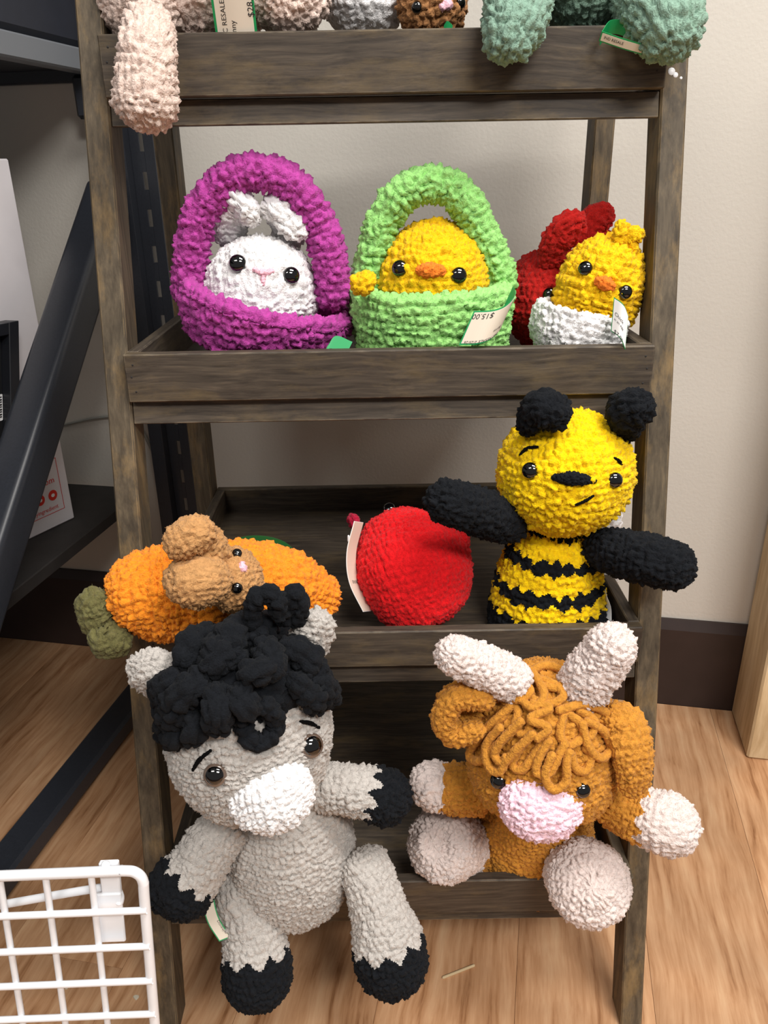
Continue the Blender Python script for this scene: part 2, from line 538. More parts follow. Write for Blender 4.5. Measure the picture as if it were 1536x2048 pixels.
def eye(surf, parent, px, py, rpx, ring=None, name='eye', lift=0.15, face=0.55):
    p, n = hit(surf, px, py)
    v = CAM-p; v /= np.linalg.norm(v)
    n = n*(1-face)+v*face; n /= np.linalg.norm(n)
    r = rpx*dep(p)/FPX
    if ring:
        V, Q = uv_dome(p+n*r*(lift-0.02), n, r, r*0.45)
        o = arr_mesh(name, V, Q, ring, parent)
        V, Q = uv_dome(p+n*r*(lift+0.06), n, r*0.84, r*0.5)
        arr_mesh('pupil', V, Q, EYE, o)
        return o
    V, Q = uv_dome(p+n*r*lift, n, r, r*0.62)
    return arr_mesh(name, V, Q, EYE, parent)


def stroke(name, surf, pts, rpx, mat, parent, lift=0.5, stitch=None, amp=0.3, flat=(1, 1), n=120, caps=(1, 1), closed=False, **kw):
    """yarn laid on a surface through pixel points; rpx number or list"""
    if not isinstance(rpx, (list, tuple)): rpx = [rpx]*len(pts)
    ctrl = []
    for (q, r) in zip(pts, rpx):
        p, nn = hit(surf, q[0], q[1])
        v = CAM-p; v /= np.linalg.norm(v)
        lf = q[2] if len(q) > 2 else lift
        rr = r*dep(p)/FPX
        ctrl.append((p+(0.5*nn+0.5*v)*rr*lf, rr))
    C, X, Y, R_ = sweep(ctrl, caps, flat, None, n)
    st = stitch or max(0.002, 1.4*max(c[1] for c in ctrl))
    return knit(name, C, X, Y, R_, mat, parent, stitch=st, amp=amp, **kw)


# ------------------------------------------------------------------ printed cards
def text_flat(s, size):
    cu = bpy.data.curves.new('txt', 'FONT'); cu.body = s; cu.size = size
    cu.align_x = 'LEFT'; cu.resolution_u = 2
    o = bpy.data.objects.new('txt', cu); COL.objects.link(o)
    dg = bpy.context.evaluated_depsgraph_get(); dg.update()
    me = bpy.data.meshes.new_from_object(o.evaluated_get(dg))
    V = np.array([v.co[:] for v in me.vertices]); Fc = [list(p.vertices) for p in me.polygons]
    bpy.data.objects.remove(o); bpy.data.curves.remove(cu); bpy.data.meshes.remove(me)
    return V, Fc


def card(parent, curve, edge, border=0.0016, edge_mat=None, face_mat=None, texts=(), name='tag', thick=0.0005, face=True, sub='tag_face', flip=False):
    """curve: 3D points of the card's top edge; edge: vector spanning its height. texts: (string, u, v, size, angle) in metres from the curve start"""
    edge_mat = edge_mat or GREEN_CARD; face_mat = face_mat or CREAM_CARD
    n = 24
    C = catmull(curve, n); d = np.concatenate([[0], np.cumsum(np.linalg.norm(np.diff(C, axis=0), axis=1))])
    edge = np.asarray(edge, float); H = np.linalg.norm(edge); e = edge/H
    Tn = np.gradient(C, axis=0); Tn /= np.linalg.norm(Tn, axis=1, keepdims=True)
    Nn = np.cross(Tn, e[None]); Nn /= np.linalg.norm(Nn, axis=1, keepdims=True)
    if ((CAM-C.mean(0)-edge/2) @ Nn[n//2]) < 0 and not flip: Nn = -Nn

    def P(u, v, lift=0.0):
        u = np.asarray(u, float); v = np.asarray(v, float)
        c = np.stack([np.interp(u, d, C[:, k]) for k in range(3)], -1); nn = np.stack([np.interp(u, d, Nn[:, k]) for k in range(3)], -1)
        return c+v[..., None]*e+nn*lift

    def sheet(nm, u0, u1, v0, v1, l0, l1, mat, par):
        us = np.linspace(u0, u1, n); A = []
        for (v, l) in ((v0, l1), (v1, l1), (v1, l0), (v0, l0)):
            A.append(P(us, np.full(n, v), l))
        V = np.stack(A, 1).reshape(-1, 3)
        Q = []
        for i in range(n-1):
            for k in range(4):
                Q.append((i*4+k, i*4+(k+1) % 4, (i+1)*4+(k+1) % 4, (i+1)*4+k))
        Q.append((0, 3, 2, 1)); b = (n-1)*4; Q.append((b, b+1, b+2, b+3))
        return arr_mesh(nm, V, Q, mat, par, smooth=False)
    o = sheet(name, 0, d[-1], 0, H, 0, thick, edge_mat, parent)
    if face:
        sheet(sub, border, d[-1]-border, border, H-border, thick, thick+0.0003, face_mat, o)
    for tx in texts:
        s, u, v, size, ang = tx[:5]
        mt = tx[5] if len(tx) > 5 else INK
        V, Fc = text_flat(s, size)
        if len(V) == 0: continue
        ca, sa = math.cos(ang), math.sin(ang)
        uu = u+V[:, 0]*ca-V[:, 1]*sa; vv = v-(V[:, 0]*sa+V[:, 1]*ca)
        W3 = P(uu, vv, thick+0.0006)
        off = np.array(root_of(o).location)
        me = bpy.data.meshes.new('tag_text'); me.from_pydata((W3-off).tolist(), [], Fc); me.materials.append(mt)
        link(bpy.data.objects.new('tag_text', me), o)
    return o


# ==================================================================== SETTING
PHI = 0.199
WN = np.array([math.sin(PHI), math.cos(PHI), 0]); WT = np.array([math.cos(PHI), -math.sin(PHI), 0])
YW = 0.8245


def wp(s, n, z):
    return tuple(WT*s+WN*n+np.array([0, 0, z]))


def struct(o):
    o['kind'] = 'structure'
    return o


def wall_mat():
    m, nt, b = nmat('painted_wall')
    tc = nt.nodes.new('ShaderNodeTexCoord')
    n1 = nt.nodes.new('ShaderNodeTexNoise'); n1.inputs['Scale'].default_value = 170; n1.inputs['Detail'].default_value = 2
    nt.links.new(tc.outputs['Object'], n1.inputs['Vector'])
    bp = nt.nodes.new('ShaderNodeBump'); bp.inputs['Strength'].default_value = 0.22; bp.inputs['Distance'].default_value = 0.002
    nt.links.new(n1.outputs['Fac'], bp.inputs['Height']); nt.links.new(bp.outputs['Normal'], b.inputs['Normal'])
    b.inputs['Base Color'].default_value = srgb(208, 203, 194)
    b.inputs['Roughness'].default_value = 0.75
    b.inputs['Specular IOR Level'].default_value = 0.25
    return m


struct(boxobj('wall_back', (-3.0, 3.0, YW, YW+0.1, 0, 2.8), wall_mat(), None, 0, wp))
BASE = plain('dark_baseboard', (46, 34, 32), rough=0.5, noise=0.12, nscale=20)


def baseboard():
    bm = bmesh.new()
    prof = [(YW-0.0005, 0), (YW-0.014, 0), (YW-0.014, 0.185), (YW-0.006, 0.2064), (YW-0.0005, 0.2064)]
    vs = [[bm.verts.new(Vector(wp(s, n, z))) for n, z in prof] for s in (-3.0, 3.0)]
    k = len(prof)
    for i in range(k):
        bm.faces.new((vs[0][i], vs[0][(i+1) % k], vs[1][(i+1) % k], vs[1][i]))
    bm.faces.new(vs[0]); bm.faces.new(list(reversed(vs[1])))
    bmesh.ops.recalc_face_normals(bm, faces=bm.faces)
    return struct(bm_obj('baseboard_back', bm, BASE))


baseboard()
# floor: a slab with separate planks that run towards the wall
FLOOR = struct(boxobj('floor', (-3.0, 3.0, -3.0, YW, -0.05, -0.0045), plain('dark_underlay', (70, 44, 26), rough=0.8), None, 0, wp))
PW, PL, S0 = 0.19, 1.22, 0.532


def plank_mesh(L_):
    bm = bmesh.new(); g = 0.0002
    box(bm, -PW/2+g, PW/2-g, -L_/2+g, L_/2-g, -0.006, 0.0, bevel=0.0003)
    bmesh.ops.recalc_face_normals(bm, faces=bm.faces)
    me = bpy.data.meshes.new('plank'); bm.to_mesh(me); bm.free(); me.materials.append(OAK)
    return me


def lay_planks():
    cache = {}
    for i in range(-10, 6):
        s = S0+(i-0.5)*PW
        joint = 0.243 if i in (1, 2) else [-0.55, 0.02, 0.31, -0.24, 0.55, -0.08][i % 6]
        n0 = joint-PL
        for (a, b_) in ((joint-2*PL, joint-PL), (joint-PL, joint), (joint, YW-0.0145)):
            a = max(a, -1.2)
            if b_-a < 0.05: continue
            L_ = round(b_-a, 4)
            if L_ not in cache: cache[L_] = plank_mesh(L_)
            o = bpy.data.objects.new('plank', cache[L_]); link(o, FLOOR)
            o.location = wp(s, (a+b_)/2, 0); o.rotation_euler = (0, 0, -PHI)


lay_planks()

# ==================================================================== LADDER SHELF
TA = math.tan(0.2219)
HW = 0.300; LW = 0.0286; LD = 0.0441
ZT = [1.2109, 0.8896, 0.5667, 0.2467]
HP = [0.0600, 0.0557, 0.0500, 0.0567]
PF = [0.0247, 0.020, 0.0208, 0.0278]
YB = 0.5935
shelf = thing('ladder_shelf', 'dark stained wooden ladder shelf with four tray tiers holding crocheted toys', 'shelf', (0, 0.3, 0))
for sx in (-1, 1):
    x0, x1 = sorted((sx*HW, sx*(HW+LW)))
    dy = LD/math.cos(0.2219)
    bm = bmesh.new()
    hexa(bm, [(x0, 0, 0), (x1, 0, 0), (x1, dy, 0), (x0, dy, 0)]+[(x, y, 1.36) for x, y in ((x0, 1.36*TA), (x1, 1.36*TA), (x1, 1.36*TA+dy), (x0, 1.36*TA+dy))], 0.002)
    bmesh.ops.recalc_face_normals(bm, faces=bm.faces)
    bm_obj('front_leg', bm, W_Z, shelf)
for sx in (-1, 1):
    x0, x1 = sorted((sx*HW, sx*(HW+LW)))
    boxobj('rear_leg', (x0, x1, 0.542, 0.590, 0, 1.36), W_Z, shelf, 0.002)
for (gx, gy, gr_) in ((1343, 143, .0042), (1351, 150, .0030), (1362, 156, .0016)):
    d_ = ray(gx, gy); k_ = (CAM[2]*TA-CAM[1])/(d_[1]-d_[2]*TA); p_ = CAM+d_*k_
    V, Q = uv_dome(p_, np.array([0, -1.0, TA]), gr_, .0006, 10, 4)
    arr_mesh('glue_spot', V, Q, CLEAR_PIN, shelf)
TRAY = []
for k in range(4):
    zt, hp = ZT[k], HP[k]; yf = zt*TA-PF[k]; zf = zt-hp+0.010; th = 0.0145
    b = boxobj('tray', (-HW+0.001, HW-0.001, yf+th, YB-th, zf-0.008, zf), W_X, shelf, 0.0008)
    TRAY.append((yf, zf))
    boxobj('front_panel', (-HW, HW, yf, yf+th, zt-hp, zt), W_X, b, 0.0014)
    boxobj('back_panel', (-HW, HW, YB-th, YB, zt-hp, zt), W_X, b, 0.0014)
    for sx in (-1, 1):
        x0, x1 = sorted((sx*HW, sx*(HW-th)))
        boxobj('side_panel', (x0, x1, yf+th, YB-th, zt-hp, zt), W_Y, b, 0.0014)
    zr = zt-hp-0.0275
    bm = bmesh.new()
    hexa(bm, [(-HW, zr*TA+0.004, zr), (HW, zr*TA+0.004, zr), (HW, zr*TA+0.024, zr), (-HW, zr*TA+0.024, zr),
              (-HW, zr*TA+0.010, zt-hp-0.001), (HW, zr*TA+0.010, zt-hp-0.001), (HW, zr*TA+0.030, zt-hp-0.001), (-HW, zr*TA+0.030, zt-hp-0.001)], 0.0012)
    bmesh.ops.recalc_face_normals(bm, faces=bm.faces)
    bm_obj('rail', bm, W_X, b)
    # nail holes at the ends of the front panel
    for sx in (-1, 1):
        for q, dz in enumerate((0.012, 0.026, 0.043)):
            V, Q = uv_dome(np.array([sx*(HW-0.010+0.003*(q % 2)), yf-0.0001, zt-dz]), np.array([0, -1.0, 0]), 0.0012, 0.0004, 8, 3)
            arr_mesh('nail_hole', V, Q, INK, b)

# ==================================================================== TOYS
C_PURPLE = yarn_mat('magenta_chenille', (180, 70, 154))
C_WHITE = yarn_mat('white_chenille', (238, 236, 236), var=0.05)
C_GREEN = yarn_mat('lime_chenille', (160, 220, 128))
C_YEL = yarn_mat('yellow_chenille', (252, 196, 22), var=0.14)
C_BEEY = yarn_mat('bright_yellow_chenille', (254, 206, 14), var=0.12)
C_ORB = yarn_mat('orange_beak_yarn', (250, 130, 44))
C_RED = yarn_mat('dark_red_chenille', (188, 34, 30))
C_RED2 = yarn_mat('scarlet_chenille', (220, 24, 30), fuzz=600)
C_CRIM = yarn_mat('crimson_yarn', (160, 18, 50))
C_BLACK = yarn_mat('black_chenille', (22, 24, 28), sheen=0.12)
C_GREY = yarn_mat('grey_chenille', (187, 181, 175), var=0.12)
C_COW = yarn_mat('caramel_chenille', (196, 134, 52))
C_HORN = yarn_mat('blush_chenille', (226, 211, 205), var=0.1)
C_PINK = yarn_mat('pale_pink_chenille', (250, 214, 228), var=0.06)
C_CARROT = yarn_mat('orange_chenille', (254, 146, 40))
C_OLIVE = yarn_mat('olive_chenille', (104, 100, 62))
C_BROWN = yarn_mat('tan_brown_chenille', (190, 142, 92))
C_TAN = yarn_mat('beige_pink_chenille', (226, 203, 191))
C_COCOA = yarn_mat('cocoa_chenille', (166, 118, 76))
C_SAGE = yarn_mat('sage_chenille', (134, 164, 146))
C_NOSE = yarn_mat('pink_nose_yarn', (250, 196, 210), var=0.06)


def basis(axis, ref=None):
    axis = np.array(axis, float); axis /= np.linalg.norm(axis)
    ref = np.array((1, 0, 0) if ref is None else ref, float)
    x = ref-axis*(ref @ axis); x /= np.linalg.norm(x)
    return axis, x, np.cross(axis, x)


def basket(root, base, axis, rb, rt, hgt, thick, mat, flat=(1, 1), seed=1, stitch=0.011):
    """open basket: bottom, flared wall, rolled rim, inside wall and inside bottom"""
    axis, x, y = basis(axis)
    prof = [(0.002, 0.004), (rb*0.75, 0.001), (rb*0.96, 0.008)]
    for t in np.linspace(0.12, 0.9, 10):
        prof.append((rb+(rt-rb)*math.sin(t*math.pi/2), hgt*t))
    for a in np.linspace(-0.2, math.pi, 9):
        prof.append((rt-thick/2+thick/2*math.cos(a), hgt-thick*0.35+thick*0.55*math.sin(a)))
    for t in np.linspace(0.85, 0.25, 6):
        prof.append((rb+(rt-rb)*math.sin(t*math.pi/2)-thick, hgt*t))
    prof += [(rb*0.6, hgt*0.18), (0.002, hgt*0.16)]
    prof = np.array(prof)
    C = np.asarray(base)[None]+axis[None]*prof[:, 1:2]
    o = np.ones((len(prof), 1))
    return knit('basket_bowl', C, o*x*flat[0], o*y*flat[1], prof[:, 0], mat, root, stitch=stitch, amp=0.46, seed=seed)


def px_r(r, p):
    return r*dep(p)/FPX


# ---------------------------------------------------------------- tier 2: magenta basket with white bunny
z2 = TRAY[1][1]; y2 = TRAY[1][0]
r = thing('easter_basket', 'magenta crocheted basket with an arched handle, holding the white bunny', 'basket', at(517, 690, 0.30)*[1, 1, 0]+[0, 0, z2])
bc = np.array([at(515, 640, 0.305)[0]-0.002, 0.305, z2+0.022])
tiltv = (0.27, -0.05, 1.0)
bk, sbk = basket(r, bc, tiltv, 0.086, 0.108, 0.070, 0.022, C_PURPLE, flat=(1, 0.95), seed=2)
tube('handle', [T(380, 612, .295, 32), T(380, 540, .29, 32), T(396, 440, .285, 33), T(444, 370, .285, 33), T(516, 344, .285, 34), T(584, 372, .285, 34), T(636, 446, .29, 34), T(662, 530, .29, 34), T(666, 618, .295, 33)],
     C_PURPLE, r, stitch=0.0095, amp=0.5, seed=3, flat=(1, 1.0))
card(r, [at(655, 692, .198), at(672, 672, .205), at(705, 684, .200)], (at(658, 700, .196)-at(672, 672, .205))*0.9, face=False, name='tag')
wb = thing('bunny_plush', 'white crocheted bunny with folded ears sitting in the magenta basket', 'plush toy', at(520, 640, 0.30)*[1, 1, 0]+[0, 0, z2+0.03])
_, sb = tube('body', [T(522, 665, .30, 114), T(522, 605, .30, 112), T(522, 545, .30, 102), T(520, 474, .31, 66)], C_WHITE, wb, caps=(0.6, 0.7), stitch=0.0085, amp=0.4, seed=5)
for (a, b_, c, d_) in (((470, 490), (455, 445), (470, 402), (510, 432)), ((580, 495), (575, 440), (552, 408), (604, 462))):
    tube('ear', [T(a[0], a[1], .325, 28), T(b_[0], b_[1], .31, 38), T(c[0]+8, c[1]+4, .29, 38), T(d_[0]+4, d_[1]+14, .275, 26)], C_WHITE, wb, stitch=0.009, amp=0.4, seed=6, flat=(1, 0.7))
eye(sb, wb, 476, 527, 17.5); eye(sb, wb, 582, 551, 17)
stroke('nose', sb, [(505, 538), (527, 546), (548, 541)], [4, 6, 4], C_NOSE, wb, 0.3)
stroke('nose', sb, [(527, 546), (526, 560), (526, 572)], 4, C_NOSE, wb, 0.3)

# ---------------------------------------------------------------- lime basket with chick
r = thing('easter_basket', 'lime green crocheted basket with price tag, holding a yellow chick', 'basket', at(865, 690, 0.30)*[1, 1, 0]+[0, 0, z2])
bc = np.array([at(864, 640, 0.305)[0], 0.300, z2+0.006])
basket(r, bc, (-0.015, -0.04, 1.0), 0.090, 0.100, 0.094, 0.020, C_GREEN, flat=(1, 0.92), seed=4, stitch=0.010)
tube('handle', [T(738, 600, .30, 30), T(742, 530, .295, 31), T(768, 440, .29, 33), T(815, 382, .285, 34), T(875, 368, .285, 34), T(925, 398, .285, 33), T(960, 460, .29, 33), T(990, 530, .295, 34), T(1004, 600, .30, 34)],
     C_GREEN, r, stitch=0.0095, amp=0.5, seed=8)
e0 = at(1030, 574, .222); 
card(r, [at(948, 622, .190), at(985, 620, .184), at(1012, 610, .188), at(1030, 590, .200), at(1026, 572, .214)], at(918, 690, .186)-at(948, 622, .190),
     texts=[('$15.00', 0.0255, 0.004, 0.0088, math.pi), ('IND RESALE 2/25/26', 0.046, 0.036, 0.0048, math.pi), ('Bunny', 0.0465, 0.028, 0.0048, math.pi)], border=0.0018)
ck = thing('chick_plush', 'round yellow crocheted chick with orange beak inside the lime basket', 'plush toy', at(865, 640, 0.30)*[1, 1, 0]+[0, 0, z2+0.03])
_, sc = ball('body', at(866, 560, .30), px_r(112, at(866, 560, .3)), C_YEL, ck, h=px_r(112, at(866, 560, .3)), stitch=0.009, seed=9)
for (x, y, Yd) in ((727, 566, .215), ):
    ball('wing', at(x, y, Yd), px_r(22, at(x, y, Yd)), C_YEL, ck, axis=(1, 0, .2), h=px_r(26, at(x, y, Yd)), stitch=0.008, seed=11)
tube('crest', [T(840, 462, .30, 10), T(870, 447, .29, 11), T(905, 458, .30, 10)], C_YEL, ck, stitch=0.007, seed=12)
eye(sc, ck, 800, 537, 16.5); eye(sc, ck, 917, 551, 16.5)
stroke('beak', sc, [(831, 541), (861, 541), (892, 542)], [7, 15, 7], C_ORB, ck, 0.1, stitch=0.005)

# ---------------------------------------------------------------- red bunny behind the egg chick
rb_ = thing('bunny_plush', 'dark red crocheted bunny with upright ears behind the chick in an eggshell', 'plush toy', at(1090, 660, 0.36)*[1, 1, 0]+[0, 0, z2])
pc = at(1100, 600, .36)
_, sr_ = ball('body', pc, px_r(92, pc), C_RED, rb_, h=px_r(100, pc), stitch=0.008, seed=13, step=.0022)
tube('ear', [T(1098, 540, .33, 22), T(1112, 490, .31, 32), T(1140, 455, .30, 34), T(1172, 448, .30, 20)], C_RED, rb_, stitch=0.008, seed=14, flat=(1, .6))
tube('ear', [T(1175, 520, .37, 24), T(1185, 470, .37, 34), T(1200, 440, .37, 36), T(1225, 445, .37, 18)], C_RED, rb_, stitch=0.008, seed=15, flat=(1, .6))
eye(sr_, rb_, 1100, 590, 15)
stroke('nose', sr_, [(1136, 512), (1150, 505)], 4, C_NOSE, rb_, .4)

# ---------------------------------------------------------------- chick in an eggshell
eg = thing('chick_plush', 'yellow crocheted chick tilted in a white half eggshell, with white price tag', 'plush toy', at(1150, 670, 0.25)*[1, 1, 0]+[0, 0, z2])
axe = np.array([0.24, 0.04, 1.0])
pc = at(1154, 640, .250)
axx, ex, ey = basis(axe)
rs_ = px_r(94, pc); hh = rs_*1.8
tt = np.linspace(0.03, 0.5*math.pi, 14)
prof = [(rs_*math.sin(a), hh*0.5*(1-math.cos(a))) for a in tt]+[(rs_*0.99, hh*0.6), (rs_*.97, hh*.68), (rs_*0.90, hh*0.71), (rs_*0.82, hh*0.66), (rs_*.6, hh*.5), (0.002, hh*.44)]
prof = np.array(prof); eb = np.array([pc[0]-0.010, 0.250, z2+0.006])
o1 = np.ones((len(prof), 1))
knit('eggshell', eb+axx[None]*prof[:, 1:2], o1*ex, o1*ey, prof[:, 0], C_WHITE, eg, stitch=0.008, seed=16)
_, se = tube('body', [T(1172, 665, .265, 66), T(1186, 620, .27, 80), T(1203, 565, .27, 84), T(1220, 510, .27, 68), T(1230, 470, .27, 46)], C_YEL, eg, caps=(.6, .9), stitch=0.0085, seed=17, amp=.5)
for pts in ([T(1236, 496, .255, 15), T(1242, 465, .25, 15), T(1243, 440, .25, 12)], [T(1244, 492, .255, 14), T(1262, 470, .248, 16), T(1288, 474, .245, 14)], [T(1250, 496, .25, 12), T(1278, 492, .245, 13)]):
    tube('crest', pts, C_YEL, eg, stitch=0.007, seed=18)
eye(se, eg, 1171, 537, 14.5); eye(se, eg, 1250, 584, 14)
stroke('beak', se, [(1190, 557), (1210, 567), (1231, 576)], [6, 13, 6], C_ORB, eg, .1, stitch=0.005)
card(eg, [at(1228, 594, .186), at(1246, 608, .180), at(1256, 632, .184)], at(1222, 662, .183)-at(1228, 594, .186), face_mat=WHITE_CARD,
     texts=[('Chick', 0.003, 0.017, 0.0055, -0.25), ('in an egg', 0.003, 0.0225, 0.004, -0.25), ('$7.00', 0.004, 0.036, 0.0062, -0.2)], border=0.0011)

# ==================================================================== tier 3
y3, z3 = TRAY[2]
ca = thing('carrot_plush', 'orange crocheted carrot with olive leaves lying on its side, brown bunny tucked in', 'plush toy', (-0.18, 0.10, ZT[2]))
_, sca = tube('carrot_body', [T(215, 1205, .085, 40), T(270, 1192, .090, 80), T(350, 1185, .10, 98), T(450, 1180, .105, 100), T(550, 1172, .12, 82), T(620, 1190, .135, 56), T(668, 1212, .145, 34)],
              C_CARROT, ca, caps=(.9, .9), stitch=0.0085, amp=.5, seed=21)
for pts in ([T(232, 1225, .075, 20), T(205, 1238, .07, 38), T(192, 1210, .07, 36), T(202, 1182, .07, 20)], [T(238, 1245, .07, 18), T(212, 1270, .06, 36), T(232, 1278, .055, 36), T(252, 1262, .055, 18)]):
    tube('leaf', pts, C_OLIVE, ca, stitch=0.008, amp=.42, seed=22)
bh = at(468, 1160, .035)
_, sbh = ball('bunny_head', bh, px_r(66, bh), C_BROWN, ca, axis=RT+0.2*UP, h=px_r(56, bh), stitch=.0065, seed=23)
tube('bunny_ear', [T(432, 1150, .035, 30), T(420, 1105, .025, 38), T(402, 1055, .02, 34)], C_BROWN, ca, stitch=.0065, seed=24)
tube('bunny_ear', [T(430, 1066, .015, 32), T(385, 1072, .005, 40), T(335, 1105, .0, 34)], C_BROWN, ca, stitch=.0065, seed=25)
tube('bunny_ear', [T(455, 1178, .015, 30), T(405, 1160, .0, 56), T(372, 1172, -.002, 52), T(352, 1190, .0, 40)], C_BROWN, ca, stitch=.0065, seed=26)
eye(sbh, ca, 474, 1176, 11.5); eye(sbh, ca, 474, 1107, 10)
stroke('bunny_nose', sbh, [(482, 1124), (488, 1144)], [8, 7], C_NOSE, ca, .2)
card(ca, [at(428, 1106, .17), at(470, 1078, .172), at(520, 1071, .172), at(570, 1084, .175), at(608, 1120, .178)], np.array([0.0, 0.0, -0.035]), edge_mat=DGREEN_CARD, face=False, name='tag', thick=0.0008)

rt = thing('red_plush', 'scarlet red fuzzy round crocheted toy lying on its back beside the bee', 'plush toy', at(822, 1240, .2)*[1, 1, 0]+[0, 0, z3])
pc = at(824, 1132, .20)
_, srt = tube('body', [T(870, 1245, .172, 62), T(850, 1200, .18, 98), T(826, 1130, .20, 116), T(808, 1075, .225, 92), T(800, 1020, .25, 50)], C_RED2, rt, caps=(.5, .7), stitch=.0075, amp=.3, seed=27)
ball('side_flipper', at(915, 1085, .2), px_r(24, pc), C_RED2, rt, stitch=.007, amp=.3, seed=28)
tube('claw', [T(718, 1042, .22, 18), T(700, 1050, .215, 18)], C_CRIM, rt, stitch=.006, seed=29)
V, Q = uv_dome(at(778, 1016, .235), np.array([-.2, -.5, .8]), px_r(12, pc), px_r(7, pc)); arr_mesh('eye', V, Q, EYE, rt)
card(rt, [at(708, 1042, .185), at(693, 1105, .168), at(698, 1165, .155), at(726, 1224, .145)], at(730, 1150, .178)-at(712, 1150, .155), edge_mat=WHITE_CARD, face_mat=CREAM_CARD, border=.0006,
     texts=[('$10.00', 0.075, 0.0085, 0.006, -math.pi/2)], thick=.0006)
tube('tag_pin', [T(697, 1070, .178, 2.2), T(697, 1084, .177, 2.2)], CLEAR_PIN, rt, stitch=.004, amp=0, rough=0)

# bee
be = thing('bee_plush', 'yellow and black striped crocheted bee with outstretched black arms', 'plush toy', at(1098, 1240, .2)*[1, 1, 0]+[0, 0, z3])
BC = [T(1094, 1262, .19, 116), T(1094, 1225, .188, 116), T(1098, 1160, .188, 106), T(1106, 1100, .188, 90), T(1116, 1050, .188, 66)]
Cc, Xc, Yc, Rc = sweep(BC, (.25, .5), (1, 0.92), None, 200)
_dc = np.linalg.norm(np.diff(Cc, axis=0), axis=1); MT = np.sum(np.sqrt(_dc**2+np.diff(Rc)**2))
# stripes: the boundaries wander with stitch teeth
NTH = 20


def tooth(th, k):
    x = (th/(2*math.pi)*NTH+0.37*k+0.12*np.sin(th*7+k)) % 1
    return .0085*(1-np.abs(2*x-1)*1.0)**1.0-.004+.0018*np.sin(th*5+k*2)


def band(lo, hi, k):
    return lambda m, th, mt, nz: (m >= lo+tooth(th, k)+.0015*nz) & (m < hi+tooth(th, k+1)+.0015*nz)


m0 = MT-0.150
bands = [(-1, m0+0.006, C_BLACK), (m0+.006, m0+.026, C_BEEY), (m0+.026, m0+.043, C_BLACK), (m0+.043, m0+.068, C_BEEY), (m0+.068, m0+.083, C_BLACK), (m0+.083, m0+.112, C_BEEY), (m0+.112, m0+.122, C_BLACK), (m0+.122, 9, C_BEEY)]
cls = [('stripe', mt, None, band(lo, hi, q)) for q, (lo, hi, mt) in enumerate(bands)]
_, sbb = knit('stripe', Cc, Xc, Yc, Rc, None, be, stitch=.0088, amp=.42, seed=31, cls=cls)
hc = at(1130, 944, .175); hr = px_r(133, hc)
_, sbe = ball('head', hc, hr, C_BEEY, be, axis=(0.0, 0.05, 1), h=hr*0.95, stitch=.0088, amp=.46, seed=32)
tube('arm', [T(1040, 1058, .17, 30), T(985, 1035, .14, 44), T(925, 1012, .11, 46), T(858, 992, .095, 40)], C_BLACK, be, stitch=.008, seed=33)
tube('arm', [T(1180, 1090, .17, 32), T(1235, 1105, .13, 46), T(1310, 1122, .095, 50), T(1390, 1146, .08, 46)], C_BLACK, be, stitch=.008, seed=34)
tube('antenna', [T(1052, 868, .15, 16), T(1062, 840, .14, 26), T(1086, 818, .13, 38), T(1138, 842, .12, 34)], C_BLACK, be, stitch=.008, seed=35)
tube('antenna', [T(1235, 880, .175, 24), T(1255, 850, .165, 30), T(1256, 822, .14, 40), T(1308, 808, .125, 36)], C_BLACK, be, stitch=.008, seed=36)
eye(sbe, be, 1061, 941, 17); eye(sbe, be, 1229, 960, 16)
stroke('nose', sbe, [(1102, 955), (1145, 957), (1194, 962)], [5, 14, 4], C_BLACK, be, .1, stitch=.004)
stroke('eyebrow', sbe, [(1040, 912), (1055, 898), (1078, 894)], [2.6, 3.2, 2.4], THREAD, be, 1.4, rough=.2)
stroke('eyebrow', sbe, [(1226, 916), (1236, 922), (1243, 930)], [2.6, 3.2, 2.4], THREAD, be, 1.4, rough=.2)
stroke('mouth', sbe, [(1148, 1010), (1168, 1002), (1188, 990)], [2.4, 3, 2.4], THREAD, be, 1.4, rough=.2)
card(be, [at(1203, 1132, .19), at(1212, 1185, .17), at(1222, 1215, .16), at(1223, 1243, .150)], np.array([-.012, .03, 0]), edge_mat=WHITE_CARD, face=False, thick=.0006)

wt = thing('white_plush', 'white crocheted toy mostly hidden behind the bee', 'plush toy', at(1180, 1190, .27)*[1, 1, 0]+[0, 0, z3])
pc = at(1182, 1120, .285)
ball('body', pc, px_r(60, pc), C_WHITE, wt, h=px_r(86, pc), stitch=.008, seed=37, step=.0024)
pc2 = at(1188, 1040, .29)
ball('head', pc2, px_r(52, pc2), C_WHITE, wt, stitch=.008, seed=38, step=.0024)

# ==================================================================== tier 4: donkey
dk = thing('donkey_plush', 'grey crocheted donkey with shaggy black mane, white muzzle and black hooves', 'plush toy', (-0.11, 0.03, ZT[3]))
_, sdb = tube('body', [T(585, 1800, .020, 70), T(584, 1760, .018, 112), T(580, 1690, .016, 128), T(570, 1620, .012, 108), T(555, 1560, .008, 70)], C_GREY, dk, caps=(.6, .5), stitch=.0072, amp=.42, seed=41)
hd = at(500, 1470, .0)
_, sdh = tube('head', [T(478, 1300, .012, 90), T(485, 1370, .0, 146), T(500, 1470, -.008, 164), T(520, 1550, -.018, 138), T(540, 1620, -.026, 76)], C_GREY, dk, caps=(.8, .7), stitch=.0072, amp=.42, seed=42)
mz = at(542, 1590, -.085)
_, smz = ball('muzzle', mz, px_r(88, mz), C_WHITE, dk, axis=RT*0.93+UP*0.25, h=px_r(86, mz), flat=(.86, .62), ref=UP, stitch=.0078, amp=.4, seed=43)


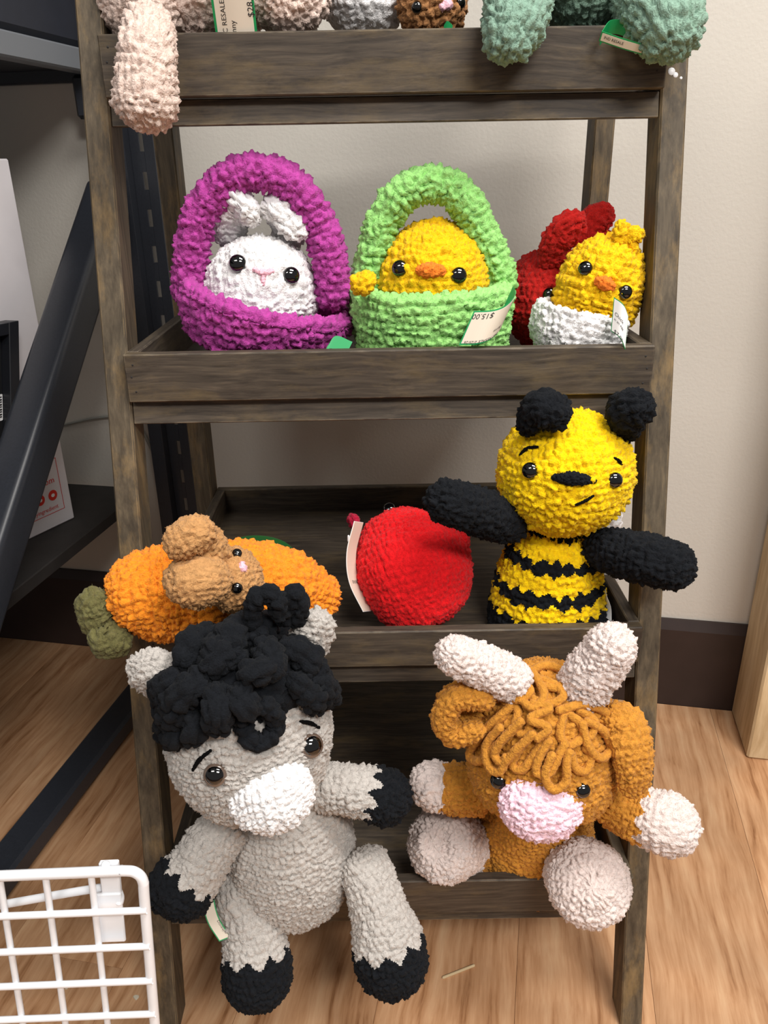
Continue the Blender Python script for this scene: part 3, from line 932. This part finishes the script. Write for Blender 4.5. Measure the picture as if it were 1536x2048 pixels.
def limb(name, tip, ctrl, mat, tipmat, frac, root, seed, nt=9, amp=.006, caps=(.5, 1), stitch=.0075, flat=(1, 1)):
    C, X, Y, R_ = sweep(ctrl, caps, flat, None, 200)
    mt_ = np.sum(np.sqrt(np.sum(np.diff(C, axis=0)**2, axis=1)+np.diff(R_)**2))

    def t0(m, th, mt, nz):
        x = (th/(2*math.pi)*nt) % 1
        return m < mt*frac+amp*(np.abs(x-.5)*4-1)+.002*nz
    return knit(name, C, X, Y, R_, mat, root, stitch=stitch, amp=.42, seed=seed, cls=[(name, mat, None, t0), (tip, tipmat, 0, lambda m, th, mt, nz: m > -1)])


limb('arm', 'hoof', [T(480, 1628, -.01, 50), T(430, 1680, -.03, 52), T(395, 1735, -.045, 56), T(364, 1775, -.055, 66), T(338, 1826, -.065, 62)], C_GREY, C_BLACK, .60, dk, 44)
limb('arm', 'hoof', [T(600, 1575, .0, 40), T(660, 1576, -.005, 48), T(720, 1582, -.01, 50), T(770, 1594, -.01, 56), T(818, 1608, -.01, 54)], C_GREY, C_BLACK, .60, dk, 45)
limb('leg', 'hoof', [T(490, 1740, .0, 56), T(490, 1790, -.02, 58), T(505, 1850, -.04, 56), T(514, 1930, -.06, 68), T(516, 2010, -.075, 62)], C_GREY, C_BLACK, .56, dk, 46)
limb('leg', 'hoof', [T(715, 1700, .0, 48), T(735, 1750, -.02, 52), T(755, 1810, -.04, 54), T(778, 1895, -.06, 72), T(790, 1988, -.08, 66)], C_GREY, C_BLACK, .60, dk, 47)
tube('ear', [T(372, 1400, -.005, 26), T(320, 1352, -.025, 56), T(262, 1318, -.03, 44)], C_GREY, dk, stitch=.0072, seed=48, flat=(1, .7))
tube('ear', [T(595, 1320, .0, 34), T(622, 1275, -.01, 42), T(640, 1222, -.015, 32)], C_GREY, dk, stitch=.0072, seed=49, flat=(1, .7))
sb0 = at(490, 1345, .0)
_, smb = ball('mane_base', at(488, 1352, -.004), px_r(150, sb0), C_BLACK, dk, axis=UP, h=px_r(108, sb0), stitch=.01, seed=50, step=.0035)
ms_ = [sdh, smb]
LOCKS = [
    ([(640, 1262), (660, 1300), (655, 1340)], 22), ([(560, 1255), (605, 1270), (630, 1305)], 24), ([(565, 1295), (610, 1320), (640, 1370)], 25),
    ([(600, 1335), (640, 1370), (660, 1405)], 25), ([(585, 1350), (620, 1385), (640, 1410)], 23), ([(510, 1250), (478, 1285), (472, 1335)], 27),
    ([(450, 1270), (405, 1300), (385, 1345)], 27), ([(530, 1290), (548, 1325), (540, 1365)], 25), ([(490, 1352), (525, 1345), (565, 1335)], 25),
    ([(390, 1350), (355, 1372), (330, 1405)], 25), ([(430, 1345), (385, 1385), (345, 1420)], 26), ([(440, 1365), (452, 1415), (450, 1455)], 25),
    ([(400, 1395), (372, 1430), (335, 1460)], 25), ([(330, 1415), (305, 1445), (305, 1482)], 19), ([(362, 1440), (375, 1470), (352, 1478)], 20),
    ([(395, 1415), (408, 1455), (392, 1480)], 22), ([(500, 1310), (455, 1320), (430, 1350)], 25), ([(565, 1235), (530, 1262), (525, 1300)], 25),
    ([(480, 1370), (500, 1400), (520, 1415)], 22), ([(430, 1290), (450, 1310), (470, 1345)], 24), ([(370, 1300), (345, 1290), (330, 1288)], 15),
]
for q, (pts, rp_) in enumerate(LOCKS):
    stroke('mane_lock', ms_, [(a-10, b_, 0.3 if i != 1 else 1.15) for i, (a, b_) in enumerate(pts)], [rp_*1.0, rp_*1.15, rp_*1.0], C_BLACK, dk, stitch=.0125, amp=.36, seed=60+q, n=90, step=.0022, rough=.55)
stroke('mane_lock', ms_, [(482, 1395, .6), (484, 1440, .5), (500, 1478, .5), (528, 1482, .5), (550, 1452, .5), (540, 1418, .8), (515, 1400, 1.0)], 19, C_BLACK, dk, stitch=.0115, amp=.32, seed=90, step=.002, rough=.55)
for pts in ([T(512, 1262, -.03, 17), T(505, 1215, -.035, 18), T(528, 1186, -.035, 18), T(552, 1196, -.035, 18), T(562, 1240, -.03, 18)],
            [T(570, 1250, -.02, 17), T(575, 1205, -.025, 18), T(592, 1185, -.025, 17), T(602, 1208, -.025, 17), T(588, 1250, -.02, 17)]):
    tube('mane_lock', pts, C_BLACK, dk, stitch=.0115, amp=.34, seed=91, step=.002, rough=.55)
eye(sdh, dk, 431, 1549, 24, ring=AMBER); eye(sdh, dk, 622, 1491, 25, ring=AMBER)
stroke('eyebrow', sdh, [(386, 1541), (400, 1519), (424, 1499)], [3, 4, 3], THREAD, dk, 1.2, rough=.2)
stroke('eyebrow', sdh, [(598, 1443), (618, 1446), (638, 1456)], [3, 4, 3], THREAD, dk, 1.2, rough=.2)
card(dk, [at(434, 1748, -.02), at(428, 1790, -.035), at(438, 1835, -.05), at(462, 1874, -.062)], np.array([-.013, -.004, -.002]), texts=[('Donkey', .05, .0035, .0045, 0)], border=.0012)

# ---------------------------------------------------------------- cow
cw = thing('cow_plush', 'caramel crocheted highland cow with blush horns, curly fringe and pink muzzle', 'plush toy', (0.2, 0.12, z3*0+TRAY[3][1]))
_, scb = tube('body', [T(1062, 1765, .115, 70), T(1062, 1720, .118, 112), T(1062, 1660, .112, 122), T(1068, 1590, .085, 96), T(1075, 1530, .055, 70)], C_COW, cw, caps=(.5, .5), stitch=.0072, amp=.42, seed=101)
_, sch = tube('head', [T(1080, 1328, .03, 88), T(1084, 1400, .022, 130), T(1085, 1490, .012, 148), T(1082, 1570, .0, 136), T(1080, 1640, -.012, 80)], C_COW, cw, caps=(.8, .7), stitch=.0072, amp=.42, seed=102)
mz = at(1081, 1610, -.064)
_, scm = ball('muzzle', mz, px_r(82, mz), C_PINK, cw, axis=RT-UP*.15, h=px_r(82, mz), flat=(.86, .62), ref=UP, stitch=.0078, amp=.4, seed=103)
limb('arm', 'hoof', [T(985, 1580, .04, 46), T(930, 1578, .045, 50), T(885, 1575, .05, 48), T(855, 1572, .05, 48), T(820, 1576, .05, 46)], C_COW, C_HORN, .58, cw, 104)
limb('arm', 'hoof', [T(1165, 1560, .03, 44), T(1210, 1590, .01, 50), T(1270, 1625, -.01, 54), T(1335, 1648, -.03, 60), T(1400, 1662, -.04, 56)], C_COW, C_HORN, .56, cw, 105)
limb('leg', 'hoof', [T(985, 1690, .10, 50), T(935, 1688, .085, 58), T(890, 1688, .052, 72), T(868, 1688, .035, 74), T(866, 1688, .030, 72)], C_COW, C_HORN, .40, cw, 106, caps=(.5, .7))
limb('leg', 'hoof', [T(1120, 1705, .09, 52), T(1145, 1732, .045, 62), T(1176, 1765, -.01, 80), T(1184, 1776, -.035, 82), T(1185, 1777, -.04, 80)], C_COW, C_HORN, .42, cw, 107, caps=(.5, .7))
tube('horn', [T(1050, 1375, .0, 44), T(985, 1342, -.01, 44), T(930, 1318, -.015, 42), T(878, 1298, -.02, 36)], C_HORN, cw, stitch=.0068, seed=108, amp=.46)
tube('horn', [T(1150, 1405, .0, 48), T(1178, 1355, -.01, 52), T(1212, 1310, -.015, 50), T(1246, 1258, -.02, 44)], C_HORN, cw, stitch=.0068, seed=109, amp=.46)
pc = at(930, 1430, -.005)
ball('ear', pc+np.array([0, .012, 0]), px_r(58, pc), C_COW, cw, axis=-FW, h=px_r(20, pc), stitch=.0065, seed=110)
tube('ear_rim', [T(985, 1408, -.02, 22), T(950, 1393, -.02, 25), T(905, 1402, -.02, 26), T(888, 1440, -.02, 25), T(910, 1468, -.02, 24), T(945, 1462, -.025, 20), T(968, 1450, -.025, 16)], C_COW, cw, stitch=.0065, seed=111)
tube('ear', [T(1205, 1425, -.02, 28), T(1248, 1446, -.03, 42), T(1264, 1495, -.045, 44), T(1270, 1545, -.05, 38), T(1268, 1592, -.05, 24)], C_COW, cw, stitch=.0065, seed=112, flat=(1, .55))
FR = [
    [(1020, 1385), (985, 1405), (950, 1435), (932, 1468), (948, 1480), (985, 1455), (1015, 1425)],
    [(1030, 1410), (985, 1450), (950, 1495), (948, 1516), (970, 1518), (1005, 1482), (1035, 1455)],
    [(1050, 1440), (1010, 1478), (996, 1508), (1012, 1522), (1038, 1495), (1072, 1462)],
    [(1070, 1458), (1038, 1500), (1026, 1528), (1046, 1538), (1078, 1495), (1100, 1470)],
    [(1100, 1475), (1078, 1515), (1074, 1542), (1098, 1544), (1118, 1505), (1132, 1478)],
    [(1105, 1500), (1090, 1545), (1104, 1574), (1128, 1560), (1130, 1520), (1138, 1495)],
    [(1128, 1425), (1120, 1468), (1136, 1490), (1164, 1472), (1158, 1445), (1130, 1425)],
    [(1160, 1440), (1172, 1490), (1196, 1514), (1216, 1495), (1200, 1460), (1165, 1440)],
    [(1040, 1346), (1016, 1374), (1034, 1404), (1062, 1390), (1048, 1362)],
    [(1000, 1362), (1006, 1398), (1036, 1420), (1032, 1455), (1052, 1468), (1066, 1440)],
    [(1110, 1425), (1165, 1412), (1208, 1428), (1218, 1462)],
    [(1060, 1410), (1100, 1420), (1062, 1440), (1095, 1455), (1070, 1480)],
    [(1140, 1500), (1150, 1535), (1170, 1540), (1180, 1510), (1165, 1490)],
    [(1070, 1360), (1105, 1372), (1125, 1395), (1100, 1410), (1060, 1400)],
    [(1010, 1450), (980, 1490), (985, 1530), (1005, 1540), (1020, 1505)],
    [(1150, 1418), (1185, 1440), (1180, 1470), (1160, 1480)],
    [(1062, 1348), (1092, 1336), (1126, 1350), (1118, 1378), (1084, 1376)],
    [(1048, 1342), (1066, 1352), (1088, 1392), (1068, 1420), (1040, 1400)],
]
for q, pts in enumerate(FR):
    lf = [0.7, 1.6, 2.4][q % 3]
    stroke('fringe_loop', sch, [(a, b_, lf) for a, b_ in pts], 8.5, C_COW, cw, stitch=.004, amp=.16, seed=120+q, n=140, step=.0014)
eye(sch, cw, 997, 1561, 16.5); eye(sch, cw, 1165, 1580, 15.5)

# ==================================================================== tier 1 (only lower halves are in the frame)
y1, z1 = TRAY[0]
tb = thing('bunny_plush', 'beige pink crocheted bunny on the top tier with one leg dangling and $28 tag', 'plush toy', at(390, 60, .33)*[1, 1, 0]+[0, 0, z1])
pc = at(400, -70, .34)
ball('body', pc, px_r(150, pc), C_TAN, tb, h=px_r(165, pc), stitch=.0085, seed=141, step=.0024)
ball('haunch', at(292, 0, .30), px_r(92, pc), C_TAN, tb, axis=RT, h=px_r(94, pc), flat=(.9, .9), stitch=.0085, seed=142, step=.0024)
tube('leg', [T(298, 40, .245, 46), T(296, 90, .215, 52), T(292, 160, .205, 58), T(292, 205, .205, 62), T(292, 264, .205, 54)], C_TAN, tb, caps=(.5, .9), stitch=.0085, amp=.46, seed=143)
ball('foot', at(578, -20, .295), px_r(80, pc), C_TAN, tb, axis=-FW, h=px_r(66, pc), stitch=.0085, amp=.5, seed=144)
pcx = at(400, -330, .34)
ball('head', pcx, px_r(135, pc), C_TAN, tb, stitch=.0085, seed=145, step=.004)
c0, c1 = at(414, -60, .236), at(501, -62, .236)
card(tb, [c0, (c0+c1)/2+np.array([0, -.002, 0]), c1], np.array([0, 0.03, -.082]),
     texts=[('IC RESALE 2/25/26', .0135, .058, .0072, math.pi/2), ('Bunny', .0225, .064, .0078, math.pi/2), ('$28.00', .0425, .042, .0092, math.pi/2)], border=.0026)
wx = thing('white_plush', 'white fuzzy crocheted toy on the top tier beside the cocoa brown face', 'plush toy', at(725, 45, .36)*[1, 1, 0]+[0, 0, z1])
pc = at(728, -20, .36)
ball('body', pc, px_r(88, pc), C_WHITE, wx, h=px_r(90, pc), stitch=.009, amp=.35, seed=151, step=.0024)
br = thing('brown_plush', 'cocoa brown crocheted toy with pink nose peeking over the top tier', 'plush toy', at(865, 45, .33)*[1, 1, 0]+[0, 0, z1])
pc = at(864, 5, .33)
_, sbr = ball('body', pc, px_r(68, pc), C_COCOA, br, h=px_r(74, pc), stitch=.0085, amp=.5, seed=152)
eye(sbr, br, 834, 15, 11); eye(sbr, br, 921, 6, 10)
stroke('nose', sbr, [(878, 16), (891, 10), (904, 8)], [7, 9, 6], C_NOSE, br, .3)
card(br, [at(888, 50, .262), at(895, 42, .260), at(905, 50, .262)], np.array([0, .004, -.012]), face=False)
dn = thing('green_plush', 'sage green crocheted toy seated on the top tier with both feet hanging over', 'plush toy', at(1180, 60, .33)*[1, 1, 0]+[0, 0, z1])
pc = at(1178, -70, .33)
ball('body', pc, px_r(128, pc), C_SAGE, dn, h=px_r(130, pc), stitch=.0085, seed=161, step=.0024)
tube('leg', [T(1070, -40, .29, 48), T(1040, 0, .25, 60), T(1028, 45, .225, 62), T(1016, 82, .215, 50), T(1004, 124, .212, 36)], C_SAGE, dn, caps=(.5, .8), stitch=.009, amp=.5, seed=162)
tube('leg', [T(1262, -30, .29, 50), T(1305, 10, .25, 70), T(1328, 35, .225, 72), T(1340, 65, .215, 64), T(1352, 122, .212, 46)], C_SAGE, dn, caps=(.5, .8), stitch=.009, amp=.5, seed=163)
pcx = at(1178, -300, .33)
ball('head', pcx, px_r(125, pc), C_SAGE, dn, stitch=.009, seed=164, step=.004)
card(dn, [at(1204, 62, .222), at(1252, 78, .214), at(1302, 92, .208)], at(1198, 82, .228)-at(1204, 62, .222), texts=[('IND RESALE', .004, .006, .004, 0), ('$20.00', .042, .006, .004, 0)], border=.0013)
card(dn, [at(1204, 62, .228), at(1222, 40, .236), at(1255, 44, .234), at(1280, 70, .230)], np.array([0.0, .006, -.012]), face=False)

# ==================================================================== LEFT RACK AND WHAT STANDS ON IT
rk = thing('storage_rack', 'black steel storage rack with slotted upright and diagonal brace at left', 'rack', wp(-0.95, 0.45, 0))
boxobj('floor_beam', (-0.715, -0.655, -0.9, YW-0.02, 0.008, 0.048), BLACKM, rk, .006, wp)
boxobj('shelf_board', (-1.7, -0.706, -0.9, YW-0.03, 0.415, 0.440), DARKB, rk, .002, wp)  # unseen front part lengthened to block light and darken the left floor
boxobj('shelf_board', (-1.7, -0.70, -0.9, YW-0.045, 1.245, 1.262), NAVY, rk, .002, wp)  # also lengthened forward out of view to keep light off the left side
boxobj('side_rail', (-0.700, -0.668, -0.9, YW-0.04, 1.236, 1.272), plain('grey_steel', (112, 116, 122), rough=.5), rk, .003, wp)
boxobj('cross_beam', (-1.7, -0.70, YW-0.045, YW-0.025, 1.225, 1.285), BLACKM, rk, .003, wp)


def brace(nm, p0, p1, hw, hd, mat):
    p0 = np.array(p0); p1 = np.array(p1); ax_ = (p1-p0)/np.linalg.norm(p1-p0)
    s_ = WT; u_ = np.cross(s_, ax_)
    P = [p0+a*s_*hw+b_*u_*hd for a, b_ in ((-1, -1), (1, -1), (1, 1), (-1, 1))]+[p1+a*s_*hw+b_*u_*hd for a, b_ in ((-1, -1), (1, -1), (1, 1), (-1, 1))]
    bm = bmesh.new(); hexa(bm, P, 0)
    bmesh.ops.recalc_face_normals(bm, faces=bm.faces)
    bmesh.ops.bevel(bm, geom=list(bm.edges), offset=.012, segments=5, affect='EDGES', profile=.5)
    return bm_obj(nm, bm, mat, rk, smooth=True)


brace('brace', wp(-0.655, -0.28, 0.05), wp(-0.655, 0.74, 1.045), .032, .034, BLACKM)


def slotted():
    for (s0_, n0_, side) in ((-0.618, YW-0.062, 0), (-0.640, -0.25, 0)):
        bm = bmesh.new()
        z0, z1_ = 0.0, 1.75
        s1_ = s0_+.046; sa, sb_ = s0_+.0185, s0_+.0265
        box(bm, s0_, sa, n0_, n0_+.004, z0, z1_, .0005, wp)
        box(bm, sb_, s1_, n0_, n0_+.004, z0, z1_, .0005, wp)
        z = z0-.012
        while z < z1_:
            box(bm, sa, sb_, n0_, n0_+.004, max(z, z0), min(z+.034, z1_), 0, wp); z += .064
        box(bm, s0_-.028, s0_+.001, n0_-.024, n0_-.020, z0, z1_, .0005, wp)
        box(bm, s0_-.004, s0_+.0, n0_-.022, n0_+.004, z0, z1_, .0005, wp)
        box(bm, s1_-.004, s1_, n0_+.004, n0_+.030, z0, z1_, .0005, wp)
        bmesh.ops.recalc_face_normals(bm, faces=bm.faces)
        if n0_ > 0: bm_obj('upright', bm, BLACKM, rk)
        else: bm.free()


slotted()
boxobj('gusset', (-0.716, -0.690, YW-0.06, YW-0.03, 1.165, 1.236), BLACKM, rk, .006, wp)
bn = thing('storage_bin', 'dark navy storage bin on the upper rack shelf at top left', 'bin', wp(-1.0, .3, 1.262))
boxobj('bin_body', (-1.5, -0.674, -0.3, YW-.06, 1.2730, 1.48), NAVY, bn, .01, wp)
boxobj('bin_lid', (-1.51, -0.670, -0.31, YW-.055, 1.48, 1.50), NAVY, bn, .004, wp)

# white box with red print
cb = thing('cardboard_box', 'tall white cardboard box with red printing standing on the black rack', 'box', (0, 0, .44))


def box_print():
    z0 = .4405
    A = atz(150, 1036, z0); B = atz(45, 1086, z0)
    u = (A-B); u[2] = 0; u /= np.linalg.norm(u)          # along the printed face, towards the right corner
    nrm = np.array([u[1], -u[0], 0.0])
    if nrm @ (CAM-A) < 0: nrm = -nrm
    Wd, Dp, Hh = 0.40, 0.30, 0.66
    P = []
    for z in (z0, z0+Hh):
        P += [A-u*Wd+np.array([0, 0, z-z0]), A+np.array([0, 0, z-z0]), A-nrm*Dp+np.array([0, 0, z-z0]), A-u*Wd-nrm*Dp+np.array([0, 0, z-z0])]
    bm = bmesh.new(); hexa(bm, P, .0025); bmesh.ops.recalc_face_normals(bm, faces=bm.faces)
    body = bm_obj('carton', bm, plain('white_carton', (222, 218, 222), rough=.6, noise=.05, nscale=12), cb)

    def fp(a, z, l=.0006):
        return A-u*a+np.array([0, 0, z])+nrm*l

    def quad(nm, a0, a1, za, zb, mat):
        arr_mesh(nm, [fp(a0, za), fp(a1, za), fp(a1, zb), fp(a0, zb)], [(0, 1, 2, 3)], mat, body, smooth=False)
    t_ = .0012
    quad('print_line', .020, .020+t_, .030, .135, REDINK); quad('print_line', .020, .20, .030, .030+t_, REDINK); quad('print_line', .020, .20, .135-t_, .135, REDINK)
    off = np.array(root_of(body).location)

    def txt(s, a, z, size):
        V, Fc = text_flat(s, size); wdt = V[:, 0].max()
        W3 = np.array([fp(a+wdt-v[0], z+v[1], .0008) for v in V])
        me = bpy.data.meshes.new('print_text'); me.from_pydata((W3-off).tolist(), [], Fc); me.materials.append(REDINK)
        link(bpy.data.objects.new('print_text', me), body)
    txt('.com', .033, .089, .018); txt('myingredient', .034, .037, .012)
    for k in range(4):
        a = .042+k*.030; z = .065
        t = np.linspace(0, 2*math.pi, 24, endpoint=False)
        me = bpy.data.meshes.new('print_dot'); me.from_pydata([(fp(a+.0105*math.cos(x), z+.0105*math.sin(x), .0007)-off).tolist() for x in t], [], [list(range(24))]); me.materials.append(REDINK)
        link(bpy.data.objects.new('print_dot', me), body)
        me = bpy.data.meshes.new('print_icon'); me.from_pydata([(fp(a+.0042*math.cos(x), z+.0036*math.sin(x), .0011)-off).tolist() for x in t], [], [list(range(24))]); me.materials.append(WHITE_CARD)
        link(bpy.data.objects.new('print_icon', me), body)
    return A, u, nrm


bxA, bxu, bxn = box_print()
# black picture frame leaning in front of the box
pf = thing('picture_frame', 'black deep picture frame with a white barcode sticker leaning on the white box', 'frame', wp(-0.80, .25, .44))


def frame_parts():
    # parallel to the printed side of the box and leaning back on it
    N_ = bxn; p_ = bxA+N_*.045
    d0 = ray(38, 641); tr = CAM+d0*((p_-CAM) @ N_)/(d0 @ N_)
    dn_ = np.array([0, 0, -1.0])+N_*.04-bxu*.25; dn_ /= np.linalg.norm(dn_)
    u = bxu; w = .24; d = .035; b_ = .02
    bk_ = np.cross(u, dn_); bk_ = bk_ if bk_ @ N_ < 0 else -bk_
    hgt = (tr[2]-.4415-.008)/-dn_[2]

    def q(a, z, l): return tr-u*a+dn_*z+bk_*l

    def bxx(nm, a0, a1, za, zb, l0, l1, mat):
        P = [q(a, z, l) for z in (zb, za) for (a, l) in ((a0, l0), (a1, l0), (a1, l1), (a0, l1))]
        bm = bmesh.new(); hexa(bm, P, .001); bmesh.ops.recalc_face_normals(bm, faces=bm.faces)
        return bm_obj(nm, bm, mat, pf)
    FB = plain('black_frame_paint', (30, 32, 38), rough=.4)
    bxx('frame_side', 0, b_, 0, hgt, 0, d, FB); bxx('frame_side', w-b_, w, 0, hgt, 0, d, FB)
    bxx('frame_rail', b_, w-b_, 0, b_, 0, d, FB); bxx('frame_rail', b_, w-b_, hgt-b_, hgt, 0, d, FB)
    bp = bxx('backing', b_, w-b_, b_, hgt-b_, d*.6, d*.8, plain('black_backing', (16, 17, 20), rough=.6))
    st = bxx('barcode_sticker', .021, .045, .120, .165, d*.58, d*.6, WHITE_CARD)
    for k in range(9):
        st_ = bxx('barcode_line', .0225, .0345+.003*(k % 3), .124+k*.0042, .124+k*.0042+.0016+.0008*(k % 2), d*.575, d*.58, INK)


frame_parts()


def cable():
    pts = [wp(-1.1, YW-.006, .60), wp(-.98, YW-.006, .565), wp(-.90, YW-.006, .567), wp(-.82, YW-.006, .585), wp(-.76, YW-.006, .592), wp(-.71, YW-.006, .575), wp(-.68, YW-.006, .50)]
    C, X, Y, R_ = sweep([(np.array(p), .0028) for p in pts], (1, 1), n=120)
    o, _ = knit('power_cable', C, X, Y, R_, plain('grey_cable', (150, 150, 144), rough=.4), None, stitch=.01, amp=0, step=.0015, rough=0)
    o['label'] = 'thin grey cable running along the wall behind the black rack'; o['category'] = 'cable'


cable()

# ==================================================================== RIGHT POST
po = boxobj('wooden_post', (0.575, 0.80, 0.658, YW-.016, 0.0, 1.4), PINE, None, .004, wp)
po['label'] = 'pale unfinished wooden post standing against the wall at right'; po['category'] = 'post'

# ==================================================================== WHITE WIRE GRID
gr = thing('wire_grid', 'white coated wire grid panel with hook bracket in the bottom left corner', 'wire grid', (-0.4, -0.2, 0))


def wire(nm, pts, r_, parent=gr, n=40, mat=WHITE_WIRE):
    C, X, Y, R_ = sweep([(np.array(p), r_) for p in pts], (.6, .6) if n > 30 else (0, 0), n=n)
    k = 10; th = np.linspace(0, 2*math.pi, k, endpoint=False)
    V = C[:, None]+R_[:, None, None]*(np.cos(th)[None, :, None]*X[:, None]+np.sin(th)[None, :, None]*Y[:, None])
    i = np.arange(n-1)[:, None]; j = np.arange(k)[None, :]; j2 = (j+1) % k
    Q = np.stack([i*k+j, i*k+j2, (i+1)*k+j2, (i+1)*k+j], -1).reshape(-1, 4)
    return arr_mesh(nm, V.reshape(-1, 3), Q, mat, parent)


def grid_panel():
    YG = -.15
    TR = at(284, 1740, YG); TL = at(0, 1752, YG); BR = at(309, 2040, YG-.012)
    ux = (TL-TR)/np.linalg.norm(TL-TR); uz = (BR-TR)/np.linalg.norm(BR-TR)
    nn = np.cross(ux, uz); nn /= np.linalg.norm(nn)
    if nn @ (CAM-TR) < 0: nn = -nn
    ppm = FPX/dep(TR)
    H = (TR[2]-.006)/(-uz[2]); Wd = .62
    G = lambda a, b_, l=0: TR+ux*a+uz*b_+nn*l
    rr = .0052
    wire('frame_wire', [G(Wd, 0), G(.3, 0), G(.05, 0), G(.018, 0), G(.006, .003), G(0.0, .014), G(0, .04), G(0, .2), G(0, H)], rr, n=160)
    d4 = np.linalg.norm(BR-TR)/4.30
    cols = [103/ppm, 195/ppm, 288/ppm]
    while cols[-1]+93/ppm < Wd: cols.append(cols[-1]+93/ppm)
    for a in cols:
        wire('wire', [G(a, 0), G(a, H)], .0033, n=12)
    k = 1
    while k*d4 < H:
        wire('wire', [G(-.003, k*d4, .004), G(Wd, k*d4, .004)], .0035, n=12); k += 1
    # bracket plate behind the first cell and the hook rod
    a0, a1 = .024, .050
    z0 = .010
    bm = bmesh.new()
    P = [G(a, b_, l) for b_ in (d4*2.05, z0+.022) for a, l in ((a0, -.004), (a1, -.004), (a1, -.008), (a0, -.008))]
    hexa(bm, P, .0012); bmesh.ops.recalc_face_normals(bm, faces=bm.faces); bm_obj('bracket', bm, WHITE_WIRE, gr)
    bm = bmesh.new()
    P = [G(a, b_, l) for b_ in (z0+.030, -.004) for a, l in ((a0+.001, -.006), (a0+.020, -.006), (a0+.020, -.012), (a0+.001, -.012))]
    hexa(bm, P, .0012); bmesh.ops.recalc_face_normals(bm, faces=bm.faces); bm_obj('bracket_tab', bm, WHITE_WIRE, gr)
    wire('hook_rod', [G(.028, .048, -.006), G(.027, .040, -.009), G(.034, .032, -.012), G(.052, .033, -.013), G(.14, .050, -.016), G(.36, .092, -.02)], .0042, n=80)
    V, Q = uv_dome(G(.036, -.004, -.004), nn, .0045, .004, 12, 6); arr_mesh('bracket_pin', V, Q, WHITE_WIRE, gr)


grid_panel()

# ==================================================================== CRUMBS ON THE FLOOR
p0 = atz(884, 1956, .0012); p1 = atz(950, 1930, .0012)
o = wire('wood_splinter', [p0, (p0+p1)/2, p1], .0021, parent=None, n=40, mat=plain('pale_splinter', (214, 190, 150), rough=.8))
o['label'] = 'thin pale wood splinter lying on the floor under the shelf'; o['category'] = 'splinter'
for q, (x, y, s, lab) in enumerate(((272, 1994, .0042, 'flat grey scrap of paper on the floor below the wire grid'), (133, 1975, .0022, 'tiny white crumb on the floor behind the wire grid'))):
    c = atz(x, y, .0012)
    bm = bmesh.new(); vs = []
    rr_ = random.Random(q+3)
    for k in range(9):
        a = k/9*2*math.pi; d_ = s*(.6+.6*rr_.random()); vs.append((c[0]+d_*math.cos(a)*1.3, c[1]+d_*math.sin(a)))
    lo = [bm.verts.new((a, b_, .0003)) for a, b_ in vs]; hi = [bm.verts.new((a*.8+c[0]*.2, b_*.8+c[1]*.2, .0018)) for a, b_ in vs]
    bm.faces.new(hi); bm.faces.new(list(reversed(lo)))
    for k in range(9): bm.faces.new((lo[k], lo[(k+1) % 9], hi[(k+1) % 9], hi[k]))
    o = bm_obj('paper_scrap' if q == 0 else 'crumb', bm, plain('scrap_grey', (206, 196, 176), rough=.8))
    o['label'] = lab; o['category'] = 'scrap' if q == 0 else 'crumb'
